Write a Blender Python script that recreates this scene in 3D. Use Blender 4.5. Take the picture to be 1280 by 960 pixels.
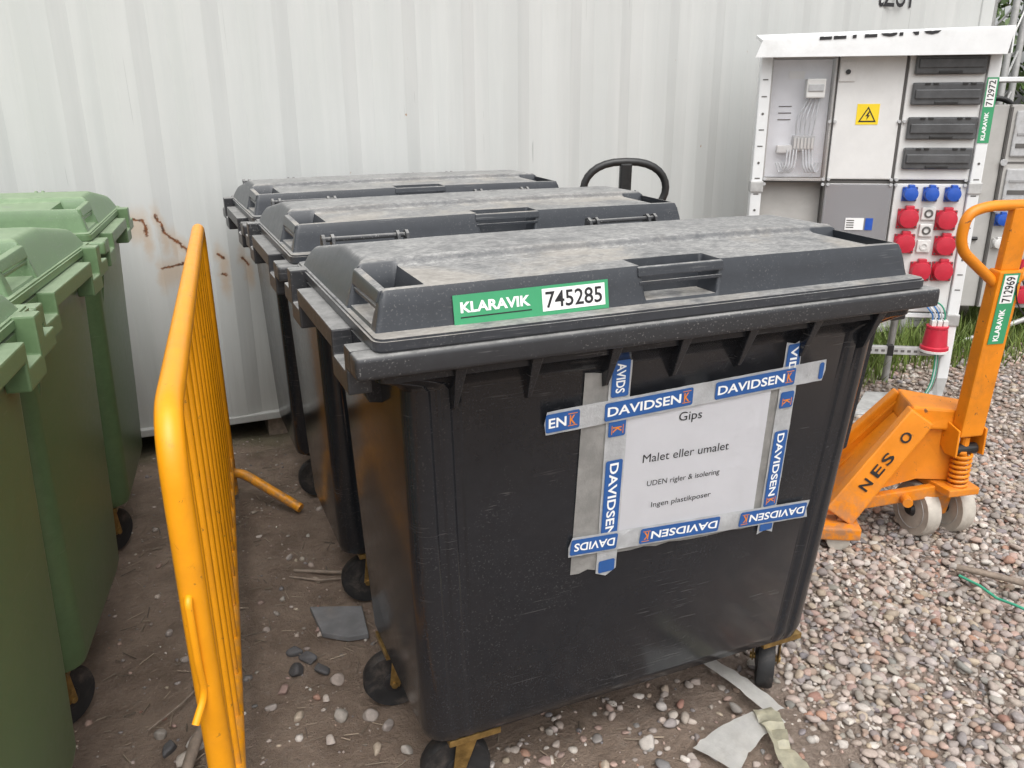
import bpy, bmesh, math, random
import numpy as np
from mathutils import Vector, Matrix, noise
random.seed(7); rng = np.random.default_rng(7)
for o in list(bpy.data.objects): bpy.data.objects.remove(o)
S = bpy.context.scene
COL = S.collection
R = math.radians
# ------------------------------------------------------------------ camera, sky, sun, exposure
PITCH, ROLL, YAW = .3280, -.00692, .39886
fw = Vector((math.sin(YAW)*math.cos(PITCH), math.cos(YAW)*math.cos(PITCH), -math.sin(PITCH)))
rt = fw.cross(Vector((0, 0, 1))).normalized(); up = rt.cross(fw)
rt, up = rt*math.cos(ROLL)+up*math.sin(ROLL), up*math.cos(ROLL)-rt*math.sin(ROLL)
cam = bpy.data.cameras.new('camera'); co = bpy.data.objects.new('camera', cam); COL.objects.link(co)
co.matrix_world = Matrix(((rt.x, up.x, -fw.x, -.8845), (rt.y, up.y, -fw.y, -1.2345), (rt.z, up.z, -fw.z, 1.5016), (0, 0, 0, 1)))
cam.sensor_width = 36; cam.lens = 1032.0/1280*36; cam.clip_start = .05; cam.clip_end = 500
S.camera = co
SUN_EL, SUN_AZ = R(60), R(192)          # azimuth clockwise from +y
W = bpy.data.worlds.new('World'); S.world = W; W.use_nodes = True
nt = W.node_tree; bg = nt.nodes['Background']
sky = nt.nodes.new('ShaderNodeTexSky'); sky.sky_type = 'NISHITA'; sky.sun_disc = False
sky.sun_elevation = SUN_EL; sky.sun_rotation = SUN_AZ; sky.dust_density = 4; sky.air_density = 1.0; sky.ozone_density = 1
hs = nt.nodes.new('ShaderNodeHueSaturation'); hs.inputs['Saturation'].default_value = .12
nt.links.new(sky.outputs[0], hs.inputs['Color']); nt.links.new(hs.outputs[0], bg.inputs[0]); bg.inputs[1].default_value = .15
sl = bpy.data.lights.new('sun', 'SUN'); sl.energy = 1.2; sl.angle = R(70); sl.color = (1, .975, .94)
so = bpy.data.objects.new('sun', sl); COL.objects.link(so); so.location = (0, 0, 8)
sd = Vector((math.sin(SUN_AZ)*math.cos(SUN_EL), math.cos(SUN_AZ)*math.cos(SUN_EL), math.sin(SUN_EL)))
so.rotation_euler = sd.to_track_quat('Z', 'Y').to_euler()
S.view_settings.view_transform = 'Standard'; S.view_settings.look = 'None'; S.view_settings.gamma = 1
S.view_settings.exposure = .6

# ------------------------------------------------------------------ materials
class N:
    def __init__(s, name):
        s.m = bpy.data.materials.new(name); s.m.use_nodes = True; s.t = s.m.node_tree
        s.b = s.t.nodes['Principled BSDF']; s.out = s.t.nodes['Material Output']
    def n(s, typ, **kw):
        x = s.t.nodes.new('ShaderNode'+typ)
        for k, v in kw.items(): setattr(x, k, v)
        return x
    def put(s, sock, v):
        if hasattr(v, 'is_output') or isinstance(v, bpy.types.NodeSocket): s.t.links.new(v, sock)
        elif isinstance(v, (tuple, list)) and len(v) == 3 and sock.type == 'RGBA': sock.default_value = (*v, 1)
        else: sock.default_value = v
    def math(s, op, a, b=0., c=None, clamp=False):
        x = s.n('Math', operation=op); x.use_clamp = clamp
        s.put(x.inputs[0], a); s.put(x.inputs[1], b)
        if c is not None: s.put(x.inputs[2], c)
        return x.outputs[0]
    def mix(s, f, a, b):
        x = s.n('Mix', data_type='RGBA'); s.put(x.inputs[0], f); s.put(x.inputs[6], a); s.put(x.inputs[7], b); return x.outputs[2]
    def noise(s, scale, detail=4, rough=.55, vec=None, dist=0.):
        x = s.n('TexNoise'); x.inputs['Scale'].default_value = scale; x.inputs['Detail'].default_value = detail
        x.inputs['Roughness'].default_value = rough; x.inputs['Distortion'].default_value = dist
        if vec is not None: s.t.links.new(vec, x.inputs['Vector'])
        return x.outputs[0]
    def ramp(s, v, a, b): # smooth map a..b -> 0..1
        x = s.n('MapRange', interpolation_type='SMOOTHSTEP'); s.put(x.inputs[0], v); x.inputs[1].default_value = a; x.inputs[2].default_value = b
        return x.outputs[0]
    def pos(s): return s.n('NewGeometry').outputs['Position']
    def obj(s): return s.n('TexCoord').outputs['Object']
    def scale(s, v, sc):
        x = s.n('VectorMath', operation='MULTIPLY'); s.put(x.inputs[0], v); x.inputs[1].default_value = sc; return x.outputs[0]
    def bump(s, h, st, d=.002):
        x = s.n('Bump'); x.inputs['Strength'].default_value = st; x.inputs['Distance'].default_value = d; s.put(x.inputs['Height'], h)
        s.t.links.new(x.outputs[0], s.b.inputs['Normal'])
    def set(s, **kw):
        for k, v in kw.items(): s.put(s.b.inputs[k.replace('_', ' ')], v)
        return s.m

def simple(name, col, rough=.5, metal=0., var=.15, scale=14, bump=.0, dirt=None, dirt_amt=.5, chips=None, mud=False):
    a = N(name); v = a.obj()
    f = a.ramp(a.noise(scale, 5, .6, v), .3, .75)
    c = a.mix(f, tuple(x*(1-var) for x in col), tuple(min(1, x*(1+var)) for x in col))
    if dirt:
        d = a.math('MULTIPLY', a.ramp(a.noise(scale*.45, 8, .7, v, .4), .5, .78), dirt_amt)
        c = a.mix(d, c, dirt)
    if chips:
        ch = a.math('MULTIPLY', a.ramp(a.noise(48, 6, .7, v, .5), .62, .66), a.ramp(a.noise(7, 3, .6, v), .42, .6))
        c = a.mix(a.math('MULTIPLY', ch, .85), c, chips)
    if mud:
        sz = a.n('SeparateXYZ'); a.t.links.new(a.pos(), sz.inputs[0])
        mk = a.math('MULTIPLY', a.ramp(sz.outputs['Z'], .32, .0), a.ramp(a.noise(26, 6, .7, v), .38, .62))
        c = a.mix(a.math('MULTIPLY', mk, .75), c, (.21, .165, .135))
    r = a.math('MULTIPLY_ADD', a.noise(scale*2, 4, .6, v), .25, rough-.12)
    if bump: a.bump(a.noise(scale*8, 4, .6, v), bump)
    return a.set(Base_Color=c, Roughness=r, Metallic=metal)

def plastic(name, col, dust, rough=.34, lid=False, scratch=(.2, .2, .2), speck=.35, bmp=.04):
    a = N(name); v0 = a.obj(); g = a.n('NewGeometry')
    oi = a.n('ObjectInfo'); va = a.n('VectorMath', operation='ADD'); a.t.links.new(v0, va.inputs[0]); a.t.links.new(a.math('MULTIPLY', oi.outputs['Random'], 17.), va.inputs[1]); v = va.outputs[0]
    sep = a.n('SeparateXYZ'); a.t.links.new(g.outputs['Normal'], sep.inputs[0])
    upf = a.ramp(sep.outputs['Z'], .55, .97)
    n1 = a.noise(7, 8, .68, v, .3); n2 = a.noise(38, 7, .7, v, .2); n3 = a.noise(170, 3, .6, v)
    base = a.mix(a.ramp(n2, .3, .75), tuple(x*.92 for x in col), tuple(x*1.1 for x in col))
    # fine settled dust: upward faces, blotchy
    nn = a.math('ADD', a.math('MULTIPLY', n1, .45), a.math('MULTIPLY', n2, .55))
    dm = a.math('MULTIPLY', a.ramp(nn, .16, .66), upf)
    if lid:
        sp = a.n('SeparateXYZ'); a.t.links.new(v0, sp.inputs[0])
        # thick plaster residue in patches on the front deck
        big = a.ramp(a.noise(3.1, 6, .7, v, .6), .45, .62)
        rr = a.math('MULTIPLY', a.math('MULTIPLY', big, upf), a.ramp(a.math('SUBTRACT', .29, sp.outputs['Y']), 0, .06))
        fleck = a.ramp(a.noise(1., 6, .75, a.scale(v, (70, 150, 70)), .5), .42, .62)
        base = a.mix(a.math('MULTIPLY', dm, a.math('MULTIPLY_ADD', fleck, .45, .55), clamp=True), base, dust)
        base = a.mix(a.math('MULTIPLY', rr, .3), base, (.50, .44, .36))
    else:
        base = a.mix(a.math('MULTIPLY', dm, .7), base, dust)
    # splashes / scuffs on every face
    st = a.n('TexCoord').outputs['Object']
    sv = a.scale(st, (60, 60, 9))
    sc = a.ramp(a.noise(1.0, 5, .7, sv, 1.2), .66, .8)
    low = a.ramp(a.noise(2.3, 4, .6, v), .48, .7)
    base = a.mix(a.math('MULTIPLY', a.math('MULTIPLY', sc, low), .5), base, scratch)
    spot = a.math('MULTIPLY', a.ramp(a.noise(230, 2, .5, v), .60, .70), a.ramp(n1, .40, .60))
    base = a.mix(a.math('MULTIPLY', spot, speck), base, dust)
    # long fine scratches in two slants
    for ang, fr in ((.7, (8, 8, 240)), (-.9, (10, 10, 280)), (1.35, (14, 14, 260))):
        mp = a.n('Mapping'); a.t.links.new(v, mp.inputs[0]); mp.inputs['Rotation'].default_value = (0, ang, 0); mp.inputs['Scale'].default_value = fr
        ln = a.math('MULTIPLY', a.ramp(a.noise(1., 2, .5, mp.outputs[0], .25), .675, .72), a.ramp(a.noise(5.5, 3, .6, v), .50, .62))
        base = a.mix(a.math('MULTIPLY', ln, .36), base, scratch)
    rgh = a.math('MULTIPLY_ADD', n2, .2, rough-.09)
    rgh = a.math('ADD', rgh, a.math('MULTIPLY', dm, .35), clamp=True)
    a.bump(a.math('ADD', a.noise(3.5, 2, .5, v), a.math('MULTIPLY', n3, bmp)), .04, .004)
    return a.set(Base_Color=base, Roughness=rgh)

M = {}
DUST = (.39, .385, .37)
M['black_lid'] = plastic('black_lid', (.036, .040, .047), DUST, .33, True, (.2, .2, .2), .16)
M['black_body'] = plastic('black_body', (.0165, .0180, .0215), DUST, .17, False, (.16, .155, .15), .07, .0)
M['black_rim'] = plastic('black_rim', (.027, .028, .031), DUST, .40, False, (.2, .2, .2), .4)
M['green_lid'] = plastic('green_lid', (.120, .200, .098), (.30, .37, .25), .40, False)
M['green_body'] = plastic('green_body', (.100, .165, .076), (.25, .30, .2), .36, False, (.18, .24, .15), .1, .0)
M['green_rim'] = plastic('green_rim', (.115, .190, .092), (.29, .35, .24), .38, False)
M['rubber'] = simple('rubber', (.016, .016, .017), .62, 0, .3, 30, .3, (.16, .13, .11), .55)
M['wheel_rim'] = simple('wheel_rim', (.02, .02, .022), .45, 0, .3, 30, .1, (.16, .13, .11), .4)
M['zinc'] = simple('yellow_zinc', (.38, .25, .09), .36, .75, .35, 40, .2, (.07, .045, .03), .8)
M['yellow'] = simple('yellow_paint', (.83, .33, .006), .38, 0, .07, 9, .10, (.50, .19, .02), .45, (.16, .075, .03), True)
M['orange'] = simple('orange_paint', (.74, .235, .008), .42, 0, .10, 12, .12, (.20, .09, .035), .6, (.06, .045, .035), True)
M['dark_paint'] = simple('dark_paint', (.018, .018, .018), .4, 0, .2, 20, .1)
M['nylon'] = simple('pale_nylon', (.50, .46, .40), .55, 0, .12, 30, .2, (.25, .2, .16), .7)
M['hub'] = simple('hub_grey', (.45, .455, .46), .45, 0, .1, 40, .1, (.2, .17, .14), .5)
M['steel'] = simple('dull_steel', (.38, .38, .37), .45, .7, .15, 30, .1, (.2, .18, .16), .5)
M['galv'] = simple('galvanised', (.47, .47, .46), .5, .35, .14, 25, .1, (.25, .24, .22), .4)
M['white_frame'] = simple('white_frame_paint', (.72, .73, .73), .4, 0, .04, 12, .05, (.40, .38, .34), .3)
M['white_box'] = simple('white_enclosure', (.68, .675, .66), .42, 0, .04, 10, .04, (.42, .40, .36), .3)
M['grey_box'] = simple('grey_enclosure', (.44, .43, .41), .5, 0, .07, 8, .05, (.27, .25, .22), .4)
M['inner_grey'] = simple('inner_grey', (.30, .30, .30), .5, 0, .06, 10)
M['pale_mount'] = simple('pale_mount_plate', (.80, .81, .84), .4, 0, .05, 14)
M['cover'] = simple('smoked_cover', (.085, .087, .090), .2, 0, .2, 12, .02)
M['seam'] = simple('seam_dark', (.10, .095, .09), .6, 0, .1, 10)
M['blue_plug'] = simple('blue_plug', (.018, .085, .42), .34, 0, .08, 30)
M['red_plug'] = simple('red_plug', (.50, .022, .045), .36, 0, .08, 30)
M['white_plug'] = simple('white_plug', (.66, .65, .63), .4, 0, .05, 40)
M['green_label'] = simple('green_label', (.045, .30, .135), .4, 0, .04, 20)
M['white_label'] = simple('white_label', (.82, .82, .81), .45, 0, .02, 20)
M['white_ink'] = simple('white_ink', (.84, .85, .84), .5, 0, .02, 20)
M['black_ink'] = simple('black_ink', (.014, .014, .016), .5, 0, .1, 20)
M['orange_ink'] = simple('orange_ink', (.72, .22, .015), .5, 0, .05, 20)
M['blue_ink'] = simple('blue_ink', (.022, .095, .30), .45, 0, .06, 30)
M['yellow_label'] = simple('yellow_label', (.85, .62, .02), .42, 0, .03, 20)
M['tape'] = simple('white_tape', (.74, .75, .76), .32, 0, .12, 25, .7, (.55, .54, .52), .4)
M['old_tape'] = simple('grey_tape', (.47, .46, .44), .6, 0, .14, 30, .35, (.2, .19, .18), .5)
M['paper'] = simple('paper', (.90, .90, .93), .6, 0, .02, 9, .05)
M['wood'] = simple('weathered_wood', (.24, .19, .15), .8, 0, .25, 40, .4)
M['slate'] = simple('grey_slab', (.17, .17, .175), .7, 0, .2, 18, .4, (.25, .21, .18), .6)
M['cable_green'] = simple('green_cable', (.05, .32, .2), .4)
M['cable_blue'] = simple('blue_cable', (.06, .18, .42), .4)
M['cable_white'] = simple('white_cable', (.62, .64, .66), .4)
M['cable_black'] = simple('black_cable', (.012, .012, .012), .4)
M['bark'] = simple('bark', (.12, .10, .08), .85, 0, .3, 20, .6)

def clear_cover(name, tint, alpha):
    a = N(name); gl = a.n('BsdfGlossy'); gl.inputs['Roughness'].default_value = .12; gl.inputs['Color'].default_value = (.8, .8, .8, 1)
    tr = a.n('BsdfTransparent'); tr.inputs['Color'].default_value = (*tint, 1)
    df = a.n('BsdfDiffuse'); df.inputs['Color'].default_value = (.5, .5, .52, 1)
    m0 = a.n('MixShader'); m0.inputs[0].default_value = alpha
    a.t.links.new(tr.outputs[0], m0.inputs[1]); a.t.links.new(df.outputs[0], m0.inputs[2])
    m1 = a.n('MixShader'); m1.inputs[0].default_value = .09; a.t.links.new(m0.outputs[0], m1.inputs[1]); a.t.links.new(gl.outputs[0], m1.inputs[2])
    a.t.links.new(m1.outputs[0], a.out.inputs[0]); return a.m
M['clear'] = clear_cover('clear_cover', (.985, .985, .99), .02)
M['smoke'] = clear_cover('smoked_clear_cover', (.66, .67, .69), .42)

# container paint with rust
def container_paint():
    a = N('container_paint'); p = a.pos()
    sp = a.n('SeparateXYZ'); a.t.links.new(p, sp.inputs[0])
    str1 = a.noise(1.0, 6, .65, a.scale(p, (9, 9, .5)), .3); str2 = a.noise(1.0, 5, .7, a.scale(p, (30, 30, 1.3)), .5)
    c = a.mix(a.ramp(str1, .35, .7), (.50, .512, .498), (.545, .553, .538))
    c = a.mix(a.math('MULTIPLY', a.ramp(str2, .58, .85), .3), c, (.43, .44, .41))
    c = a.mix(a.math('MULTIPLY', a.ramp(a.noise(5, 7, .7, p), .62, .78), .3), c, (.52, .51, .42))
    # darker grey towards the foot of the wall, its upper edge broken by streaks
    low = a.math('MULTIPLY', a.ramp(a.math('ADD', sp.outputs['Z'], a.math('MULTIPLY', str2, -.5)), .35, -.25), .55)
    c = a.mix(low, c, (.26, .25, .23))
    # thin scratches
    scv = a.scale(p, (55, 55, 1.1)); sc = a.ramp(a.noise(1, 2, .5, scv, 1.5), .735, .76)
    c = a.mix(a.math('MULTIPLY', sc, .5), c, (.25, .26, .25))
    sx = a.math('ADD', sp.outputs['X'], a.math('MULTIPLY_ADD', a.noise(22, 5, .7, p), .05, -.025))
    sz = a.math('ADD', sp.outputs['Z'], a.math('MULTIPLY_ADD', a.noise(17, 5, .7, a.scale(p, (1, 1, 1.3))), .05, -.025))
    core = None; halo = None
    segs = [(-.985, 1.05, -.945, 1.045), (-.945, 1.045, -.938, .985), (-.895, 1.06, -.872, .99), (-.872, .99, -.835, .955), (-.835, .955, -.775, .895), (-.775, .895, -.745, .84), (-.90, .835, -.80, .85), (-.665, .885, -.645, .865), (-.65, .80, -.645, .79), (-.565, .86, -.54, .82)]
    for (x0, z0, x1, z1) in segs:
        dx, dz = x1-x0, z1-z0; L2 = dx*dx+dz*dz
        t = a.math('MULTIPLY_ADD', a.math('SUBTRACT', sx, x0), dx/L2, a.math('MULTIPLY', a.math('SUBTRACT', sz, z0), dz/L2), clamp=True)
        ex = a.math('SUBTRACT', sx, a.math('MULTIPLY_ADD', t, dx, x0)); ez = a.math('SUBTRACT', sz, a.math('MULTIPLY_ADD', t, dz, z0))
        d = a.math('SQRT', a.math('ADD', a.math('MULTIPLY', ex, ex), a.math('MULTIPLY', ez, ez)))
        ez2 = a.math('MULTIPLY', a.math('ADD', ez, .03), .30)
        d2 = a.math('SQRT', a.math('ADD', a.math('MULTIPLY', ex, ex), a.math('MULTIPLY', ez2, ez2)))
        core = d if core is None else a.math('MINIMUM', core, d); halo = d2 if halo is None else a.math('MINIMUM', halo, d2)
    c = a.mix(a.math('MULTIPLY', a.ramp(halo, .034, .003), .42), c, (.47, .27, .10))
    c = a.mix(a.ramp(core, .0095, .001), c, a.mix(a.ramp(a.noise(60, 4, .6, p), .4, .65), (.22, .075, .022), (.06, .028, .016)))
    # scattered rust specks
    spk = a.ramp(a.noise(24, 3, .5, a.scale(p, (1, 1, .7))), .755, .79)
    c = a.mix(a.math('MULTIPLY', spk, .8), c, (.30, .16, .07))
    a.bump(a.noise(3.2, 3, .5, p), .15, .02)
    return a.set(Base_Color=c, Roughness=a.math('MULTIPLY_ADD', str1, .2, .35))
M['container'] = container_paint()

def gy(a):  # shared: gravel amount mask on the ground from position
    p = a.pos(); sp = a.n('SeparateXYZ'); a.t.links.new(p, sp.inputs[0])
    return p, sp
def ground_mat():
    a = N('dirt_and_sand'); p, sp = gy(a)
    w = a.noise(2.2, 5, .6, p)
    gm = a.ramp(a.math('ADD', sp.outputs['X'], a.math('MULTIPLY_ADD', w, .9, -.45)), -.15, .75)
    n1 = a.noise(6, 8, .7, p, .2); n2 = a.noise(60, 6, .7, p); n3 = a.noise(260, 4, .6, p)
    dirt = a.mix(a.ramp(n1, .3, .7), (.195, .140, .103), (.34, .255, .195))
    dirt = a.mix(a.math('MULTIPLY', a.ramp(n2, .5, .75), .5), dirt, (.33, .28, .24))
    dirt = a.mix(a.math('MULTIPLY', a.ramp(n3, .62, .72), .7), dirt, (.28, .25, .22))
    sand = a.mix(a.ramp(n2, .35, .7), (.23, .175, .14), (.40, .325, .27))
    c = a.mix(gm, dirt, sand)
    far = a.ramp(a.math('ADD', sp.outputs['Y'], a.math('MULTIPLY_ADD', w, 1.2, -.6)), 2.3, 3.1)
    c = a.mix(far, c, (.07, .085, .03))
    a.bump(a.math('ADD', a.math('MULTIPLY', n1, 1.2), a.math('ADD', a.math('MULTIPLY', n2, .5), a.math('MULTIPLY', n3, .25))), 1., .035)
    return a.set(Base_Color=c, Roughness=.93)
M['ground'] = ground_mat()

def stone_mat():
    a = N('stones'); at = a.n('Attribute'); at.attribute_name = 'tint'; p = a.pos()
    n = a.noise(120, 5, .65, p); n2 = a.noise(420, 3, .6, p)
    c = a.mix(a.ramp(n, .3, .75), a.mix(.28, at.outputs['Color'], (.10, .085, .075)), at.outputs['Color'])
    c = a.mix(a.math('MULTIPLY', a.ramp(n2, .6, .75), .35), c, (.55, .5, .46))
    a.bump(n2, .35, .002)
    return a.set(Base_Color=c, Roughness=.75)
M['stone'] = stone_mat()
def grass_mat():
    a = N('grass_blades'); at = a.n('Attribute'); at.attribute_name = 'tint'
    a.b.inputs['Subsurface Weight'].default_value = 0
    return a.set(Base_Color=at.outputs['Color'], Roughness=.6)
M['grass'] = grass_mat()
def leaf_mat():
    a = N('leaves'); at = a.n('Attribute'); at.attribute_name = 'tint'
    return a.set(Base_Color=at.outputs['Color'], Roughness=.5)
M['leaf'] = leaf_mat()

# ------------------------------------------------------------------ mesh helpers
class MB:
    def __init__(s): s.bm = bmesh.new()
    def hexa(s, pts):  # 8 points: bottom 4 (ccw), top 4
        v = [s.bm.verts.new(p) for p in pts]
        for f in ((3, 2, 1, 0), (4, 5, 6, 7), (0, 1, 5, 4), (1, 2, 6, 5), (2, 3, 7, 6), (3, 0, 4, 7)): s.bm.faces.new([v[i] for i in f])
        return s
    def box(s, x0, x1, y0, y1, z0, z1):
        return s.hexa([(x0, y0, z0), (x1, y0, z0), (x1, y1, z0), (x0, y1, z0), (x0, y0, z1), (x1, y0, z1), (x1, y1, z1), (x0, y1, z1)])
    def bar(s, a, b, w, h, upv=(0, 0, 1)):
        a = Vector(a); b = Vector(b); d = (b-a).normalized(); u = Vector(upv); r = d.cross(u).normalized(); u = r.cross(d)
        r = r*w/2; u = u*h/2
        return s.hexa([a-r-u, a+r-u, b+r-u, b-r-u, a-r+u, a+r+u, b+r+u, b-r+u])
    def prism(s, pts, vec):  # polygon (3d points) extruded along vec
        vec = Vector(vec); A = [s.bm.verts.new(p) for p in pts]; B = [s.bm.verts.new(Vector(p)+vec) for p in pts]
        n = len(pts); s.bm.faces.new(A[::-1]); s.bm.faces.new(B)
        for i in range(n): s.bm.faces.new((A[i], A[(i+1) % n], B[(i+1) % n], B[i]))
        return s
    def loft(s, rings, cap=True):
        V = [[s.bm.verts.new(p) for p in r] for r in rings]; n = len(rings[0])
        for a, b in zip(V, V[1:]):
            for i in range(n): s.bm.faces.new((a[i], a[(i+1) % n], b[(i+1) % n], b[i]))
        if cap: s.bm.faces.new(V[0][::-1]); s.bm.faces.new(V[-1])
        return s
    def tube(s, path, r, seg=12, closed=False):
        P = [Vector(p) for p in path]; n = len(P); rings = []; ref = None
        for i, p in enumerate(P):
            a = P[(i-1) % n] if (closed or i) else p; b = P[(i+1) % n] if (closed or i < n-1) else p
            d = (b-a).normalized()
            if ref is None: ref = d.orthogonal().normalized()
            ref = (ref-d*ref.dot(d)).normalized(); q = d.cross(ref)
            rr = r[i] if isinstance(r, (list, tuple)) else r
            rings.append([p+(ref*math.cos(t)+q*math.sin(t))*rr for t in [2*math.pi*k/seg for k in range(seg)]])
        if closed: rings.append(rings[0])
        return s.loft(rings, not closed)
    def cyl(s, a, b, r, seg=20): return s.tube([a, b], r, seg)
    def lathe(s, prof, c, ax, seg=28):  # prof: (radius, along axis)
        ax = Vector(ax).normalized(); e = ax.orthogonal().normalized(); f = ax.cross(e); c = Vector(c)
        return s.loft([[c+ax*h+(e*math.cos(2*math.pi*k/seg)+f*math.sin(2*math.pi*k/seg))*max(r, 1e-4) for k in range(seg)] for r, h in prof])
    def quad(s, pts): s.bm.faces.new([s.bm.verts.new(p) for p in pts]); return s
    def build(s, name, mat, parent=None, bevel=0, smooth=None, seg=2):
        bm = s.bm
        bmesh.ops.recalc_face_normals(bm, faces=bm.faces)
        if bevel:
            ed = [e for e in bm.edges if len(e.link_faces) == 2 and e.calc_face_angle(0) > .5]
            if ed: bmesh.ops.bevel(bm, geom=ed, offset=bevel, segments=seg, profile=.6, affect='EDGES', clamp_overlap=True)
        me = bpy.data.meshes.new(name); bm.to_mesh(me); bm.free()
        me.materials.append(M[mat] if isinstance(mat, str) else mat)
        if smooth is not None:
            me.polygons.foreach_set('use_smooth', [True]*len(me.polygons)); me.set_sharp_from_angle(angle=R(smooth))
        return link(name, me, parent)
def link(name, me, parent=None):
    o = bpy.data.objects.new(name, me); COL.objects.link(o)
    if parent is not None: o.parent = parent
    return o
def tag(o, label=None, cat=None, group=None, kind=None):
    for k, v in (('label', label), ('category', cat), ('group', group), ('kind', kind)):
        if v: o[k] = v
    return o
def thing(name, label, cat, loc=(0, 0, 0), rz=0, group=None):
    o = bpy.data.objects.new(name, None); COL.objects.link(o); o.location = loc; o.rotation_euler = (0, 0, rz); o.empty_display_size = .1
    return tag(o, label, cat, group)
def copy_tree(o, parent=None, mats=None):
    c = o.copy(); COL.objects.link(c); c.parent = parent
    if mats and c.type == 'MESH':
        for sl in c.material_slots:
            sl.link = 'OBJECT'; sl.material = mats.get(o.material_slots[0].material, o.material_slots[0].material)
    for ch in list(o.children): copy_tree(ch, c, mats)
    return c
def arc(c, r, a0, a1, n, ex, ey):
    c = Vector(c); ex = Vector(ex); ey = Vector(ey)
    return [c+ex*r*math.cos(a0+(a1-a0)*i/n)+ey*r*math.sin(a0+(a1-a0)*i/n) for i in range(n+1)]
def rounded(path, rad, n=5):  # round the corners of a polyline
    P = [Vector(p) for p in path]; out = [P[0]]
    for i in range(1, len(P)-1):
        a = (P[i-1]-P[i]); b = (P[i+1]-P[i]); r = min(rad, a.length*.49, b.length*.49); p0 = P[i]+a.normalized()*r; p1 = P[i]+b.normalized()*r
        for k in range(n+1):
            t = k/n; out.append(p0*(1-t)**2+P[i]*2*t*(1-t)+p1*t*t)
    return out+[P[-1]]

def text(body, O, ex, ey, w=None, h=None, mat='black_ink', parent=None, bold=0., name='lettering', align='C', cut=None, shear=0.):
    """flat lettering in the plane O + u*ex + v*ey, fitted to width w and/or height h"""
    cu = bpy.data.curves.new('txt', 'FONT'); cu.body = body; cu.offset = bold; cu.resolution_u = 3; cu.shear = shear
    t = bpy.data.objects.new('txt', cu); COL.objects.link(t); bpy.context.view_layer.update()
    me = bpy.data.meshes.new_from_object(t); bpy.data.objects.remove(t)
    co_ = np.array([v.co[:2] for v in me.vertices]); lo = co_.min(0); hi = co_.max(0); sz = hi-lo
    sx = w/sz[0] if w else h/sz[1]; sy = h/sz[1] if h else sx
    ex = Vector(ex).normalized(); ey = Vector(ey).normalized(); nn = ex.cross(ey); O = Vector(O)
    ax = {'C': .5, 'L': 0, 'R': 1}[align]
    bm = bmesh.new(); bm.from_mesh(me)
    for v in bm.verts:
        u = (v.co.x-lo[0]-sz[0]*ax)*sx; q = (v.co.y-lo[1]-sz[1]*.5)*sy
        v.co = O+ex*u+ey*q
    if cut:
        bmesh.ops.bisect_plane(bm, geom=bm.verts[:]+bm.edges[:]+bm.faces[:], plane_co=cut[0], plane_no=cut[1], clear_outer=True)
    m2 = bpy.data.meshes.new(name); bm.to_mesh(m2); bm.free(); bpy.data.meshes.remove(me)
    m2.materials.append(M[mat]); return link(name, m2, parent)

# ------------------------------------------------------------------ ground
def gh(x, y):
    return .010*math.sin(x*3.1+1.3)*math.cos(y*2.7)+.006*math.sin(x*9.3+y*7.1)*math.sin(y*8.3-x*3)+.012*noise.noise(Vector((x*2.2, y*2.2, .3)))-.004
def ground():
    xs = [-80, -30, -12, -6, -3.6]+list(np.arange(-2.8, 5.4, .035))+[6, 8, 12, 30, 80]; ys = [-60, -20, -8, -4, -2.2]+list(np.arange(-1.6, 4.6, .035))+[5.5, 8, 14, 40, 120]
    nx, ny = len(xs), len(ys)
    V = [(x, y, gh(x, y)+.006*noise.noise(Vector((x*14, y*14, 2)))) for y in ys for x in xs]
    F = [(j*nx+i, j*nx+i+1, (j+1)*nx+i+1, (j+1)*nx+i) for j in range(ny-1) for i in range(nx-1)]
    me = bpy.data.meshes.new('ground'); me.from_pydata(V, [], F); me.polygons.foreach_set('use_smooth', [True]*len(F)); me.materials.append(M['ground'])
    tag(link('ground', me), kind='structure')
ground()

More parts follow.
